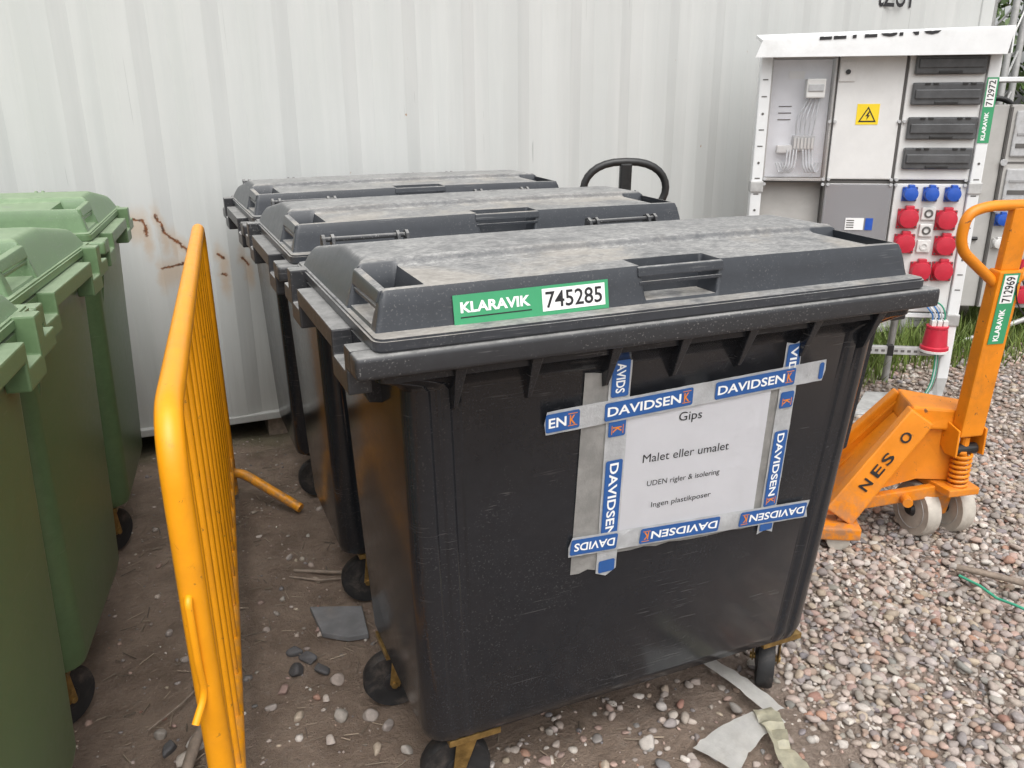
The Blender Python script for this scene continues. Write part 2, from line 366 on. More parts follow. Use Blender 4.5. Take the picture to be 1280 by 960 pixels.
# ------------------------------------------------------------------ container
def container():
    t = thing('shipping_container', 'pale grey corrugated steel shipping container with rust streaks behind the bins', 'container', (0, 2.6, 0))
    x0, x1, zb, zt = -2.2, 3.86, .085, 2.62
    prof = []; x = x0+.12; dep = .021; k = 0
    seq = ((.072, 0), (.068, dep), (.070, dep), (.068, 0))
    px, py = x, 0; prof.append((px, 0))
    while px < x1-.30:
        for dx, dy in seq: px += dx; prof.append((px, dy))
    prof.append((x1-.10, 0))
    rings = [[(a, b, z) for a, b in prof] for z in (zb+.03, 1.2, zt-.1)]
    m = MB(); V = [[m.bm.verts.new(p) for p in r] for r in rings]
    for a, b in zip(V, V[1:]):
        for i in range(len(prof)-1): m.bm.faces.new((a[i], a[i+1], b[i+1], b[i]))
    m.build('corrugated_wall', 'container', t)
    MB().box(x0+.1, x1-.1, -.012, .05, zb, zb+.034).build('bottom_rail', 'container', t, .004)
    MB().box(x0+.1, x1-.1, -.012, .05, zt-.1, zt-.03).build('top_rail', 'container', t, .004)
    for xa in (x0, x1-.1):
        for ya in (-.012, 2.29): MB().box(xa, xa+.1, ya, ya+.14, zb-.02, zt).build('corner_post', 'container', t, .008)
    MB().box(x0+.03, x0+.06, .1, 2.3, zb, zt-.03).build('end_wall', 'container', t); MB().box(x1-.06, x1-.03, .1, 2.3, zb, zt-.03).build('end_wall', 'container', t)
    MB().box(x0+.02, x1-.02, .03, 2.4, zt-.04, zt-.01).build('roof', 'container', t); MB().box(x0+.02, x1-.02, 2.38, 2.42, zb, zt-.04).build('back_wall', 'container', t)
    MB().box(x0+.02, x1-.02, .07, 2.38, zb+.01, zb+.05).build('floor_frame', 'seam', t)
    text('tZU1', (3.075, -.004, 2.062), (1, 0, 0), (0, 0, 1), .25, .13, 'black_ink', t, .012)
    for i, (xa, lab) in enumerate(((-2.0, 'squared timber bearer under the far left corner of the container'), (-.35, 'squared timber bearer under the container behind the black bins'), (3.45, 'squared timber bearer under the right end of the container'))):
        b = MB().box(-.18, .18, 0, .22, -.02, zb-.004).build('timber_bearer', 'wood', None, .006); b.location = (xa, 2.63, 0); tag(b, lab, 'timber', 'bearers under the container')
container()

# ------------------------------------------------------------------ wheeled bins
def rrect(X, y0, y1, z, r, n=6, groove=0., lip=0.):
    pts = []
    # front edge from left to right with two corner grooves per side
    f = []
    for gx in (-(X-r-.012), -(X-r-.050)):
        f += [(gx-.011, y0), (gx-.006, y0+groove), (gx+.006, y0+groove), (gx+.011, y0)]
    f += [(-a, b) for a, b in f[::-1]]
    pts += f
    for cx, cy, a0 in ((X-r, y0+r, -90), (X-r, y1-r, 0), (-X+r, y1-r, 90), (-X+r, y0+r, 180)):
        for k in range(n+1):
            a = R(a0+90*k/n); pts.append((cx+r*math.cos(a), cy+r*math.sin(a)))
    return [(x, y, z) for x, y in pts]
def smin(a, b, k=.006):
    h = max(k-abs(a-b), 0)/k; return min(a, b)-h*h*k*.25
def smax(a, b, k=.006): return -smin(-a, -b, k)
def lid_mesh():
    x_ = np.arange(-.592, .5921, .004); y_ = np.arange(.048, .752, .004)
    zb = 1.146
    def h(x, y):
        ax = abs(x)
        front = 1.212+.02*(y-.06); rear = 1.234 if y < .46 else 1.234-(y-.46)*.16
        rear -= .004*(ax/.57)**2; front += .004*(1-(ax/.57)**2)
        t = min(max((y-.246)/.022, 0), 1); t = t*t*(3-2*t)
        top = front+(rear-front)*t
        wid = .586 if y > .25 else .582
        side = zb+(wid-ax)*(.085/(.020 if y < .25 else .020+.016*min((y-.25)/.03, 1))); fr = zb+(y-.0535)*(.064/.011); bk = zb+(.742-y)*1.5
        z = smin(smin(smin(top, side, .030), fr, .018), bk, .03)
        # pockets: side hand grips and the centre grip, open outwards
        if .084 < y < .256:
            d = min(y-.084, .256-y); px = ax-.490
            if px > 0: z = min(z, smax(1.152, 1.216-9*min(px, d), .006))
        if y < .128:
            px = min(x+.078, .098-x); d = .128-y
            if px > 0: z = min(z, smax(1.152, 1.222-9*min(px, d), .006))
        z += .0009*noise.noise(Vector((x*5, y*5, 1)))
        return max(z, zb-.003)
    nx, ny = len(x_), len(y_)
    V = [(float(x), float(y), h(float(x), float(y))) for y in y_ for x in x_]
    F = [(j*nx+i, j*nx+i+1, (j+1)*nx+i+1, (j+1)*nx+i) for j in range(ny-1) for i in range(nx-1)]
    me = bpy.data.meshes.new('lid'); me.from_pydata(V, [], F)
    bm = bmesh.new(); bm.from_mesh(me)
    # flange under the dome
    mb = MB(); mb.bm.free(); mb.bm = bm
    m2 = MB(); m2.loft([rrect(.596, .008, .775, z, .022, 5) for z in (1.1235, 1.1465)])
    bmesh.ops.recalc_face_normals(m2.bm, faces=m2.bm.faces)
    ed = [e for e in m2.bm.edges if e.calc_face_angle(0) > .8]; bmesh.ops.bevel(m2.bm, geom=ed, offset=.004, segments=2, affect='EDGES')
    tmp = bpy.data.meshes.new('tmp'); m2.bm.to_mesh(tmp); m2.bm.free(); bm.from_mesh(tmp); bm.to_mesh(me); bm.free(); bpy.data.meshes.remove(tmp)
    me.polygons.foreach_set('use_smooth', [True]*len(me.polygons)); me.set_sharp_from_angle(angle=R(48))
    return me
def caster(parent, x, y, a, brake):
    """fork and plate as one part, tyre and rim under it"""
    c = Vector((x, y, 0)); d = Vector((math.cos(a), math.sin(a), 0)); w = Vector((-d.y, d.x, 0)); ax = c+d*.03+Vector((0, 0, .08))
    m = MB()
    m.box(x-.06, x+.06, y-.055, y+.055, .180, .196); m.lathe([(.038, .176), (.038, .190)], c, (0, 0, 1), 16)
    for s in (-1, 1):
        o = w*.031*s
        m.prism([c-d*.02+o+Vector((0, 0, .178)), c+d*.03+o+Vector((0, 0, .178)), ax+d*.012+o, ax-d*.012+o+Vector((0, 0, -.008))], w*.004*s)
    m.box(x-.038, x+.038, y-.036, y+.036, .170, .182)
    m.cyl(ax-w*.04, ax+w*.04, .009, 10)
    if brake: m.bar(ax-d*.075+Vector((0, 0, .05)), ax-d*.02+Vector((0, 0, .07)), .05, .006)
    f = m.build('caster', 'zinc', parent, .0015)
    MB().lathe([(.056, -.02), (.075, -.021), (.08, -.012), (.08, .012), (.075, .021), (.056, .02)], ax, w, 32).build('tyre', 'rubber', f, 0, 35)
    MB().lathe([(.018, -.026), (.026, -.024), (.03, -.012), (.048, -.010), (.057, -.018), (.0575, .018), (.048, .010), (.03, .012), (.026, .024), (.018, .026)], ax, w, 24).build('rim', 'wheel_rim', f, 0, 35)
LID = lid_mesh()
def make_bin(name, label, loc, rz, pal, group, wide=False, body_only=False):
    t = thing(name, label, 'waste bin', loc, rz, group) if not body_only else None
    B, L, K = pal
    rings = []
    for z, X, y0, y1, r, g in ((.190, .455, .185, .575, .05, 0), (.194, .485, .150, .600, .055, .002), (.207, .502, .136, .616, .055, .002), (.235, .509, .130, .626, .052, .003), (.45, .517, .111, .640, .047, .004), (.75, .527, .085, .655, .043, .004), (1.03, .537, .060, .672, .040, .004), (1.045, .55, .05, .70, .04, .004), (1.065, .592, .028, .765, .03, 0), (1.119, .594, .026, .768, .028, 0)):
        rings.append(rrect(X, y0, y1, z, r, 6, g))
    if wide: rings = [[(x*(1+.092*min(1, max(0, (1.066-z)/.03))), y if y < .3 else y+.05*max(0, 1-(z-.2)/.85), z) for x, y, z in r] for r in rings]
    bd = MB().loft(rings).build('body', B, t, 0, 38)
    if body_only: return bd
    # front rim with wrap-round corners
    MB().box(-.63, .63, 0, .05, 1.083, 1.1232).build('front_rim', K, t, .009, 45, 3)
    for s in (-1, 1):
        # stepped side handle: corner block, ledge, raised bar, ledge, rear bracket
        top = [(.048, 1.1232), (.098, 1.1232), (.098, 1.076), (.196, 1.076), (.196, 1.1235), (.572, 1.1235), (.572, 1.076), (.655, 1.076), (.655, 1.148), (.70, 1.148), (.70, 1.10), (.772, 1.10)]
        bot = [(.772, 1.064), (.672, 1.064), (.672, 1.036), (.558, 1.036), (.558, 1.088), (.21, 1.088), (.21, 1.036), (.080, 1.036), (.080, 1.083), (.048, 1.083)]
        MB().prism([(s*.588, y, z) for y, z in top+bot], (s*.041, 0, 0)).build('side_handle', K, t, .004)
        MB().box(s*.586, s*.605, .21, .56, 1.085, 1.1215).build('handle_web', K, t)
        # vertical fins under the handle
        if s > 0: MB().prism([(s*.50, .125, .70), (s*.553, .125, .72), (s*.606, .125, 1.07), (s*.50, .125, 1.07)], (0, .016, 0)).build('side_fin', B, t, .003)
        MB().prism([(s*.50, .24, .95), (s*.56, .24, .96), (s*.60, .24, 1.07), (s*.50, .24, 1.07)], (0, .05, 0)).build('side_fin', B, t, .004)
    for xr in (-.45, -.309, -.150, 0., .155, .315, .485):
        MB().hexa([(xr-.004, .050, .998), (xr+.004, .050, .998), (xr+.004, .075, .985), (xr-.004, .075, .985), (xr-.011, .010, 1.084), (xr+.011, .010, 1.084), (xr+.011, .10, 1.084), (xr-.011, .10, 1.084)]).build('rib', B, t, .002)
    MB().box(-.60, .60, .768, .79, 1.07, 1.118).build('rear_rim', K, t, .006)
    lid = link('lid', LID, t); lid.material_slots[0].link if lid.material_slots else None
    if not lid.data.materials: lid.data.materials.append(M['black_lid'])
    lid.material_slots[0].link = 'OBJECT'; lid.material_slots[0].material = M[L]
    # grip bars over the pockets
    for s in (-1, 1):
        MB().hexa([(s*.563, .076, 1.193), (s*.574, .076, 1.190), (s*.574, .262, 1.190), (s*.563, .262, 1.193), (s*.556, .076, 1.214), (s*.568, .076, 1.211), (s*.568, .262, 1.216), (s*.556, .262, 1.219)]).build('grip_bar', L, lid, .003)
        MB().box(s*.566, s*.572, .08, .26, 1.178, 1.184).build('grip_bar', L, lid, .001)
    MB().hexa([(-.085, .058, 1.195), (.105, .058, 1.195), (.105, .068, 1.197), (-.085, .068, 1.197), (-.085, .061, 1.2135), (.105, .061, 1.2135), (.105, .071, 1.2145), (-.085, .071, 1.2145)]).build('grip_bar', L, lid, .003)
    MB().box(-.082, .102, .0585, .0635, 1.181, 1.187).build('grip_bar', L, lid, .001)
    # hinges
    for xh in (-.44, .255):
        m = MB(); m.cyl((xh-.105, .705, 1.204), (xh+.105, .705, 1.204), .006, 10)
        for dx in (-.1, -.078, .078, .1): m.prism([(xh+dx-.004, .685, 1.19), (xh+dx-.004, .725, 1.16), (xh+dx-.004, .72, 1.212), (xh+dx-.004, .705, 1.216), (xh+dx-.004, .692, 1.209)], (.008, 0, 0))
        m.box(xh-.095, xh+.095, .735, .80, 1.09, 1.15)
        m.build('hinge', K, lid, .001)
    for x, y, a, b in ((-.395, .20, 3.0, 0), (.450, .205, .9, 0), (.385, .50, 2.9, 1)): caster(t, x, y, a, b)
    return t
BLACK = ('black_body', 'black_lid', 'black_rim'); GREEN = ('green_body', 'green_lid', 'green_rim')
bins = {}
bin1 = make_bin('waste_bin', 'black wheeled waste bin with a taped paper notice and a numbered sticker', (0, 0, 0), 0, BLACK, 'black wheeled bins in a row')
spec = ((bin1, 'black wheeled waste bin in the middle of the black row', (0, .849, 0), 0, None), (bin1, 'black wheeled waste bin at the back of the row against the container', (0, 1.668, 0), R(.4), None))
for src, lab, loc, rz, _ in spec:
    c = copy_tree(src); caster(c, -.36, .49, .25, 1); c['label'] = lab; c.location = loc; c.rotation_euler.z = rz
gb = make_bin('', '', None, 0, GREEN, '', True, True); GREEN_BODY = gb.data; bpy.data.objects.remove(gb)
gm = {M['black_body']: M['green_body'], M['black_lid']: M['green_lid'], M['black_rim']: M['green_rim']}
for lab, loc, rz in (('green wheeled waste bin nearest the container wall', (-1.669, 1.53, 0), R(-5)), ('green wheeled waste bin in the middle of the green row', (-1.762, .65, 0), R(-8)), ('green wheeled waste bin at the front of the green row with its lid edge cut off', (-1.816, -.155, 0), R(-7))):
    c = copy_tree(bin1); caster(c, -.38, .50, .25, 1); c.location = loc; c.rotation_euler.z = rz; c['group'] = 'green wheeled bins in a row'
    c['label'] = lab.replace(' with its lid edge cut off', ' beside the yellow barrier end')
    def rec(o, lab=None):
        for ch in o.children:
            if ch.type == 'MESH' and ch.material_slots:
                m0 = ch.material_slots[0].material
                if ch.name.startswith('body'): ch.data = GREEN_BODY; m0 = None
                if m0 in gm: ch.material_slots[0].link = 'OBJECT'; ch.material_slots[0].material = gm[m0]
            rec(ch)
    rec(c)

caster(bin1, -.445, .545, 2.95, 1)
# sticker on the front bin's lid
def sticker(name, label, O, ex, ey, w, h, number, frac=.52, tiny=True, grp=None):
    O = Vector(O); ex = Vector(ex).normalized(); ey = Vector(ey).normalized(); n = ex.cross(ey)
    t = thing(name, label, 'sticker', (0, 0, 0), 0, grp)
    P = lambda u, v, d: O+ex*u*w+ey*v*h+n*d
    MB().hexa([P(-.5, -.5, 0), P(.5, -.5, 0), P(.5, .5, 0), P(-.5, .5, 0), P(-.5, -.5, .0012), P(.5, -.5, .0012), P(.5, .5, .0012), P(-.5, .5, .0012)]).build('backing', 'green_label', t)
    a, b = -.5+frac+.035, .475
    MB().hexa([P(a, -.36, .0012), P(b, -.36, .0012), P(b, .40, .0012), P(a, .40, .0012), P(a, -.36, .0018), P(b, -.36, .0018), P(b, .40, .0018), P(a, .40, .0018)]).build('number_field', 'white_label', t)
    text(number, P((a+b)/2, .02, .0024), ex, ey, (b-a)*w*.9, h*.56, 'black_ink', t, .012)
    text('KLARAVIK', P(-.5+frac*.5, .08, .0018), ex, ey, frac*w*.84, h*.36, 'white_ink', t, .035)
    if tiny: MB().hexa([P(a_, b_, d_) for d_ in (.0012, .0017) for a_, b_ in ((-.46, -.265), (-.5+frac*.93, -.265), (-.5+frac*.93, -.225), (-.46, -.225))]).build('small_print', 'black_ink', t)
    return t
sl_ = Vector((0, .011, .064)).normalized()
sticker('number_sticker', 'green and white number sticker on the front edge of the nearest black lid', (-.299, .0548, 1.1715), (1, 0, .010), sl_, .297, .052, '745285')

# paper notice with printed tapes on the front of bin 1
def notice():
    t = thing('paper_notice', 'white paper notice framed with blue and white printed tape', 'notice')
    ez = Vector((0, -.088, 1)).normalized(); nn = Vector((0, -1, -.088)).normalized()
    def F(x, z, d=0.): return Vector((x, .0570+(1.06-z)*.0878, z))+nn*d
    def sheet(name, quad, d, mat, par, wav=0., nx=10, ny=3, torn=0):
        m = MB(); (a, b, c, e) = quad; V = []
        for j in range(ny+1):
            row = []
            for i in range(nx+1):
                u, v = i/nx, j/ny
                x = (a[0]*(1-u)+b[0]*u)*(1-v)+(e[0]*(1-u)+c[0]*u)*v; z = (a[1]*(1-u)+b[1]*u)*(1-v)+(e[1]*(1-u)+c[1]*u)*v
                if torn and j in (0, ny): z += random.uniform(-torn, torn)
                row.append(m.bm.verts.new(F(x, z, d+wav*(.5+.5*noise.noise(Vector((x*22, z*22, d*999)))))))
            V.append(row)
        for j in range(ny):
            for i in range(nx): m.bm.faces.new((V[j][i], V[j][i+1], V[j+1][i+1], V[j+1][i]))
        ret = bmesh.ops.solidify(m.bm, geom=m.bm.faces[:], thickness=.0004)
        return m.build(name, mat, par, 0, 40)
    sheet('old_tape', ((-.195, .575), (-.135, .575), (-.135, 1.025), (-.192, 1.025)), .0012, 'old_tape', t, .0015, 3, 16, .006)
    sheet('old_tape', ((.262, .60), (.30, .60), (.29, .93), (.255, .93)), .0012, 'old_tape', t, .0012, 3, 12, .004)
    sheet('old_tape', ((-.15, .605), (.30, .585), (.30, .615), (-.15, .635)), .0012, 'old_tape', t, .0012, 14, 2, .003)
    pp = sheet('paper_sheet', ((-.10, .63), (.262, .615), (.255, .935), (-.10, .945)), .0030, 'paper', t, .0014, 16, 14)
    for s_, x, z, w, h in (('Gips', .057, .897, .056, .026), ('Malet eller umalet', .059, .8155, .212, .019), ('UDEN rigler & isolering', .0595, .7535, .181, .0165), ('Ingen plastikposer', .060, .7005, .150, .0165)):
        text(s_, F(x, z, .0046), (1, 0, -.03), ez, w, h, 'black_ink', pp, .0)
    def strip(p0, p1, w, d, items, flip=False, vertical=False, torn=.004):
        p0 = Vector(p0); p1 = Vector(p1); e = (p1-p0); L = e.length; e.normalize(); q = Vector((-e.y, e.x))
        m = MB(); n = max(6, int(L/.012)); V = []
        for i in range(n+1):
            row = []
            for j in range(3):
                c = p0+e*L*i/n+q*w*(j/2-.5)
                if i in (0, n): c = c+e*random.uniform(-torn, torn)*2
                row.append(m.bm.verts.new(F(c.x, c.y, d+.0013*noise.noise(Vector((c.x*38, c.y*38, 7))))))
            V.append(row)
        for i in range(n):
            for j in range(2): m.bm.faces.new((V[i][j], V[i+1][j], V[i+1][j+1], V[i][j+1]))
        bmesh.ops.solidify(m.bm, geom=m.bm.faces[:], thickness=.0004)
        st = m.build('tape_strip', 'tape', t, 0, 40)
        ex3 = (F(p1.x, p1.y)-F(p0.x, p0.y)).normalized(); ey3 = nn.cross(ex3)
        if flip: fx, fy = -ex3, -ey3
        else: fx, fy = ex3, ey3
        for a, b, txt, k in items:  # along-strip start, end (m), text, K logo?
            c0 = F(*(p0+e*a), d+.0016); c1 = F(*(p0+e*b), d+.0016); hw = ey3*w*.40
            MB().prism(rounded_quad(c0-hw, c1-hw, c1+hw, c0+hw, .004), nn*.0003).build('logo_block', 'blue_ink', st)
            mid = (c0+c1)/2+nn*.0008; ln = b-a; kw = w*.42 if k else 0
            tw = ln-kw-.014
            if txt:
                text(txt, mid-fx*(kw/2+.001), fx, fy, tw, w*.42, 'white_ink', st, .02)
            if k:
                kc = mid+fx*(ln/2-kw*.5-.005)
                text('K', kc, fx, fy, kw*.62, w*.40, 'orange_ink', st, .02)
                for s in (-1, 1): MB().prism([kc+fx*u*kw*.48+fy*(s*w*.26+v) for u, v in ((-1, 0), (1, 0), (1, .0015), (-1, .0015))], nn*.0002).build('logo_line', 'orange_ink', st)
        return st
    def rounded_quad(a, b, c, e, r):
        P = [a, b, c, e]; out = []
        for i in range(4):
            p = P[i]; u = (P[i-1]-p).normalized()*r; v = (P[(i+1) % 4]-p).normalized()*r
            out += [p+u, p+u*.3+v*.3, p+v]
        return out
    # left and right verticals lie under the horizontals at the top, text reads downwards
    strip((-.117, 1.048), (-.112, .56), .048, .0050, [(.004, .080, 'AVIDS', 0), (.125, .165, '', 1), (.218, .405, 'DAVIDSEN', 0), (.455, .485, '', 0)])
    strip((.297, 1.03), (.304, .562), .044, .0050, [(.004, .092, 'VIDS', 0), (.112, .150, '', 1), (.205, .395, 'DAVIDSEN', 1), (.440, .460, '', 0)])
    strip((-.275, .9355), (.388, .956), .048, .0074, [(.003, .074, 'EN', 1), (.128, .328, 'DAVIDSEN', 1), (.382, .584, 'DAVIDSEN', 1), (.648, .660, '', 0)])
    strip((-.205, .645), (.416, .604), .046, .0074, [(.003, .112, 'DAVIDS', 0), (.168, .372, 'DAVIDSEN', 1), (.428, .618, 'DAVIDSEN', 1)], flip=True)
notice()

# ------------------------------------------------------------------ yellow barrier
def barrier():
    A = Vector((-.908, -.06, 0)); Bp = Vector((-.752, 1.975, 0)); e = (Bp-A); L = e.length; ang = math.atan2(e.y, e.x)
    t = thing('crowd_barrier', 'yellow tubular steel crowd barrier standing between green and black bins', 'barrier', A, ang)
    t.rotation_euler = (R(-.2), 0, ang)
    H = 1.088; r = .0205; zb = .17
    f = rounded([(0.03, 0, .02), (.03, 0, .35), (0, 0, .72), (0, 0, H), (L, 0, H), (L, 0, .02)], .10, 7)
    MB().tube(f, r, 14).build('frame_tube', 'yellow', t, 0, 60)
    MB().tube([(.03, 0, zb), (L, 0, zb)], .0165, 12).build('bottom_rail', 'yellow', t, 0, 60)
    nb = 12
    for i in range(nb):
        x = .03+(L-.03)*(i+1)/(nb+1)
        MB().tube([(x, 0, zb+.004), (x, 0, H-.01)], .0088, 8).build('bar', 'yellow', t, 0, 60)
    MB().tube(rounded([(L-.03, .16, .016), (L-.02, .03, .12), (L-.03, -.04, .12), (L-.215, -.245, .016)], .04, 4), .0185, 10).build('foot', 'yellow', t, 0, 60)
    MB().tube(rounded([(.03, .28, .016), (.03, .05, .10), (.03, -.05, .10), (.03, -.28, .016)], .04, 4), .0185, 10).build('foot', 'yellow', t, 0, 60)
    MB().tube(rounded([(.0, .004, .81), (-.028, .006, .815), (-.022, .006, .70), (-.010, .004, .635), (-.034, .022, .60)], .02, 4), .0062, 10).build('coupling_hook', 'yellow', t, 0, 60)
barrier()

# ------------------------------------------------------------------ pallet trucks
def pallet_truck(label, loc, rz, steer, paint, hpaint, lettering=True, fork=.85, group=None, round_loop=False, stem_only=False):
    """+x runs along the forks, z up; origin under the pump"""
    t = thing('pallet_truck', label, 'pallet truck', loc, rz, group)
    P, Hn = paint, hpaint
    # steered group: wheels, base plate, spring, handle
    sx = Vector((math.cos(steer), math.sin(steer), 0)); sy = Vector((-sx.y, sx.x, 0))   # sx: pointing to the fork side, sy: axle
    for s in (-1, 1):
        c = sy*.070*s+Vector((0, 0, .100))
        w = MB().lathe([(.055, -.026), (.096, -.027), (.100, -.02), (.100, .02), (.096, .027), (.055, .026)], c, sy, 32).build('wheel', 'nylon', t, 0, 35)
        MB().lathe([(.022, -.031), (.027, -.024), (.066, -.020), (.070, -.0285), (.070, .0285), (.066, .020), (.027, .024), (.022, .031)], c, sy, 28).build('hub', 'hub', w, 0, 35)
        MB().lathe([(.003, -.040), (.019, -.037), (.027, -.026), (.027, .026), (.019, .037), (.003, .040)], c, sy, 18).build('axle_cap', 'dark_paint', w, 0, 35)
    MB().cyl(-sy*.05+Vector((0, 0, .10)), sy*.05+Vector((0, 0, .10)), .014, 12).build('axle', P, t)
    m = MB(); q = lambda u, v, z: sx*u+sy*v+Vector((0, 0, z))
    m.hexa([q(-.13, -.06, .202), q(.06, -.075, .202), q(.06, .075, .202), q(-.13, .06, .202), q(-.13, -.06, .228), q(.06, -.075, .228), q(.06, .075, .228), q(-.13, .06, .228)])
    m.hexa([q(-.03, -.03, .08), q(.03, -.03, .08), q(.03, .03, .08), q(-.03, .03, .08), q(-.045, -.04, .205), q(.045, -.04, .205), q(.045, .04, .205), q(-.045, .04, .205)])
    m.build('steering_plate', P, t, .004)
    MB().lathe([(.046, .214), (.046, .34), (.040, .345), (.034, .40), (.034, .415), (.04, .42), (.04, .46)], (0, 0, 0), (0, 0, 1), 24).build('pump_cylinder', P, t, 0, 35)
    m = MB(); m.hexa([q(-.05, -.045, .24), q(.04, -.045, .24), q(.04, .045, .24), q(-.05, .045, .24), q(-.05, -.035, .36), q(.03, -.035, .36), q(.03, .035, .36), q(-.05, .035, .36)])
    m.build('pump_block', P, t, .006)
    for k, (v, z) in enumerate(((-.046, .31), (-.046, .27), (.046, .3))): MB().cyl(q(-.01+.03*k-.02, v, z), q(-.01+.03*k-.02, v*1.22, z), .009, 8).build('bolt', P, t, .001)
    # pump piston and coil spring on the pulling side
    MB().cyl(q(-.09, 0, .215), q(-.09, 0, .41), .015, 12).build('piston', P, t)
    hel = [q(-.09, 0, 0)+sx*.029*math.cos(a)+sy*.029*math.sin(a)+Vector((0, 0, .225+.135*a/(2*math.pi*7.5))) for a in [i*.45 for i in range(int(2*math.pi*7.5/.45)+1)]]
    MB().tube(hel, .0058, 6).build('spring', P, t, 0, 60)
    # crosshead, sloping side arms, web plates, lower links, forks
    MB().hexa([(-.06, -.07, .425), (.17, -.10, .435), (.17, .10, .435), (-.06, .07, .425), (-.055, -.065, .495), (.155, -.10, .515), (.155, .10, .515), (-.055, .065, .495)]).build('crosshead', P, t, .008)
    for s in (-1, 1):
        y0, y1 = s*.07, s*.18
        a0 = Vector((.125, y0, .485)); a1 = Vector((.375, y1*.80, .125)); d = (a1-a0).normalized(); r = d.cross(Vector((0, 1, 0))).normalized(); r = -r if r.x > 0 else r
        # plate wide in the vertical plane, thin sideways
        wv = Vector((.040, 0, .027)); th = Vector((0, s*.045, 0))
        MB().hexa([a0-wv, a0-wv+th, a1-wv*1.2+th, a1-wv*1.2, a0+wv, a0+wv+th, a1+wv*1.1+th, a1+wv*1.1]).build('side_arm', P, t, .006)
        MB().hexa([(.10, y0*.8, .45), (.10, y0*.8+s*.01, .45), (.34, y1*.86+s*.01, .12), (.32, y1*.86, .12), (.145, y0*.8, .50), (.145, y0*.8+s*.01, .50), (.41, y1*.86+s*.01, .12), (.39, y1*.86, .12)]).build('web_plate', P, t)
        MB().bar((.0, s*.062, .20), (.44, s*.155, .135), .03, .045).build('pull_rod', P, t, .005)
        MB().cyl((.14, s*.062, .175), (.14, s*.15, .175), .018, 12).build('pivot', P, t, .002)
        y = s*.155
        MB().prism([(.30, y-.070, .055), (.35, y-.075, .055), (.40, y-.078, .055), (fork, y-.075, .055), (fork+.05, y-.05, .055), (fork+.05, y+.05, .055), (fork, y+.075, .055), (.40, y+.078, .055), (.35, y+.075, .055), (.30, y+.070, .055)], (0, 0, .045)).build('fork', P, t, .006)
        MB().cyl((.37, y-.06, .045), (.37, y+.06, .045), .040, 18).build('roller', 'nylon', t, .004)
        MB().cyl((fork-.1, y-.04, .042), (fork-.1, y+.04, .042), .04, 18).build('roller', 'nylon', t, .004)
    MB().hexa([(.32, -.17, .09), (.38, -.17, .09), (.38, .17, .09), (.32, .17, .09), (.145, -.065, .44), (.165, -.065, .44), (.165, .065, .44), (.145, .065, .44)]).build('front_plate', P, t, .004)
    for s in (-1, 1): MB().prism([(-.02, s*.052, .44), (.13, s*.052, .45), (.36, s*.10, .15), (.10, s*.06, .235), (-.02, s*.052, .235)], (0, s*.008, 0)).build('pump_housing', P, t)
    # handle
    b0 = q(-.09, 0, .40); tp = q(-.145, 0, 1.20); ax = (tp-b0).normalized(); nrm = ax.cross(sy).normalized()
    m = MB(); m.bar(b0+ax*.02, b0+ax*.60, .088, .05, nrm); m.bar(b0+ax*.598, tp-ax*.004, .042 if round_loop else .07, .030, nrm)
    sh = m.build('handle_shaft', Hn, t, .006)
    for s in (-1, 1): MB().prism([b0+sy*.049*s+sx*u+Vector((0, 0, z)) for u, z in ((-.03, .045), (-.032, -.05), (.02, -.055), (.06, -.02), (.03, .06))], sy*.008*s).build('handle_bracket', P, t, .002)
    MB().cyl(b0-sy*.045+Vector((0, 0, -.035)), b0+sy*.045+Vector((0, 0, -.035)), .020, 16).build('handle_roller', 'dark_paint', t, .003)
    def lp(u, v): return b0+ax*v+sy*u
    T = (tp-b0).length
    if round_loop: pts = [lp(.150*math.copysign(abs(math.sin(a_))**.8, math.sin(a_)), T-.095+.095*math.cos(a_)) for a_ in [R(-150+300*k_/24) for k_ in range(25)]]
    else: pts = [lp(-.035, T-.245), lp(-.195, T-.125), lp(-.190, T-.02), lp(-.12, T), lp(.12, T), lp(.190, T-.02), lp(.195, T-.125), lp(.035, T-.245)]
    MB().tube(pts if round_loop else rounded(pts, .075, 6), .0135 if round_loop else .0165, 14).build('handle_loop', Hn, t, 0, 60)
    MB().tube([lp(-.03, T-.10)+nrm*.02, lp(-.075, T-.13)+nrm*.02], .006, 8).build('release_lever', Hn, t)
    if lettering:
        a0 = Vector((.125, .115, .485)); a1 = Vector((.375, .189, .125)); d = (a0-a1).normalized()
        nr = Vector((0, 1, 0)); nr = (nr-d*nr.dot(d)).normalized(); v = nr.cross(d)
        for k, ch in enumerate('NESO'):
            text(ch, a1.lerp(a0, (.33, .47, .59, .80)[k])+nr*.0035, d, v, .040, .036, 'dark_paint', t, .02)
    return t, dict(b0=b0, ax=ax, sy=sy, nrm=nrm)
th_f = math.atan2(.53, -.85)
lab1 = 'orange hand pallet truck with upright looped handle on the gravel'
LOC1 = Vector((1.588, .668, -.004))
ax_world = math.atan2(-.19, 1)       # axle direction in the world
steer = (ax_world-math.pi/2)-th_f+math.pi   # sx = fork side of the steered unit
tr1, hd = pallet_truck(lab1, LOC1, th_f, steer, 'orange', 'orange')
rot = Matrix.Rotation(th_f, 3, 'Z')
W3 = lambda v: rot @ v
b0w = W3(hd['b0'])+LOC1; axw = W3(hd['ax']); syw = W3(hd['sy']); 
camp = Vector((-.8845, -1.2345, 1.5)); nw = W3(hd['nrm']); nw = nw if nw.dot(camp-b0w) > 0 else -nw
ex_ = axw; ey_ = nw.cross(ex_)
sticker('number_sticker', 'green and white number sticker running up the orange truck handle', b0w+axw*.475+nw*.0262, ex_, ey_, .235, .060, '712969', .55, False)
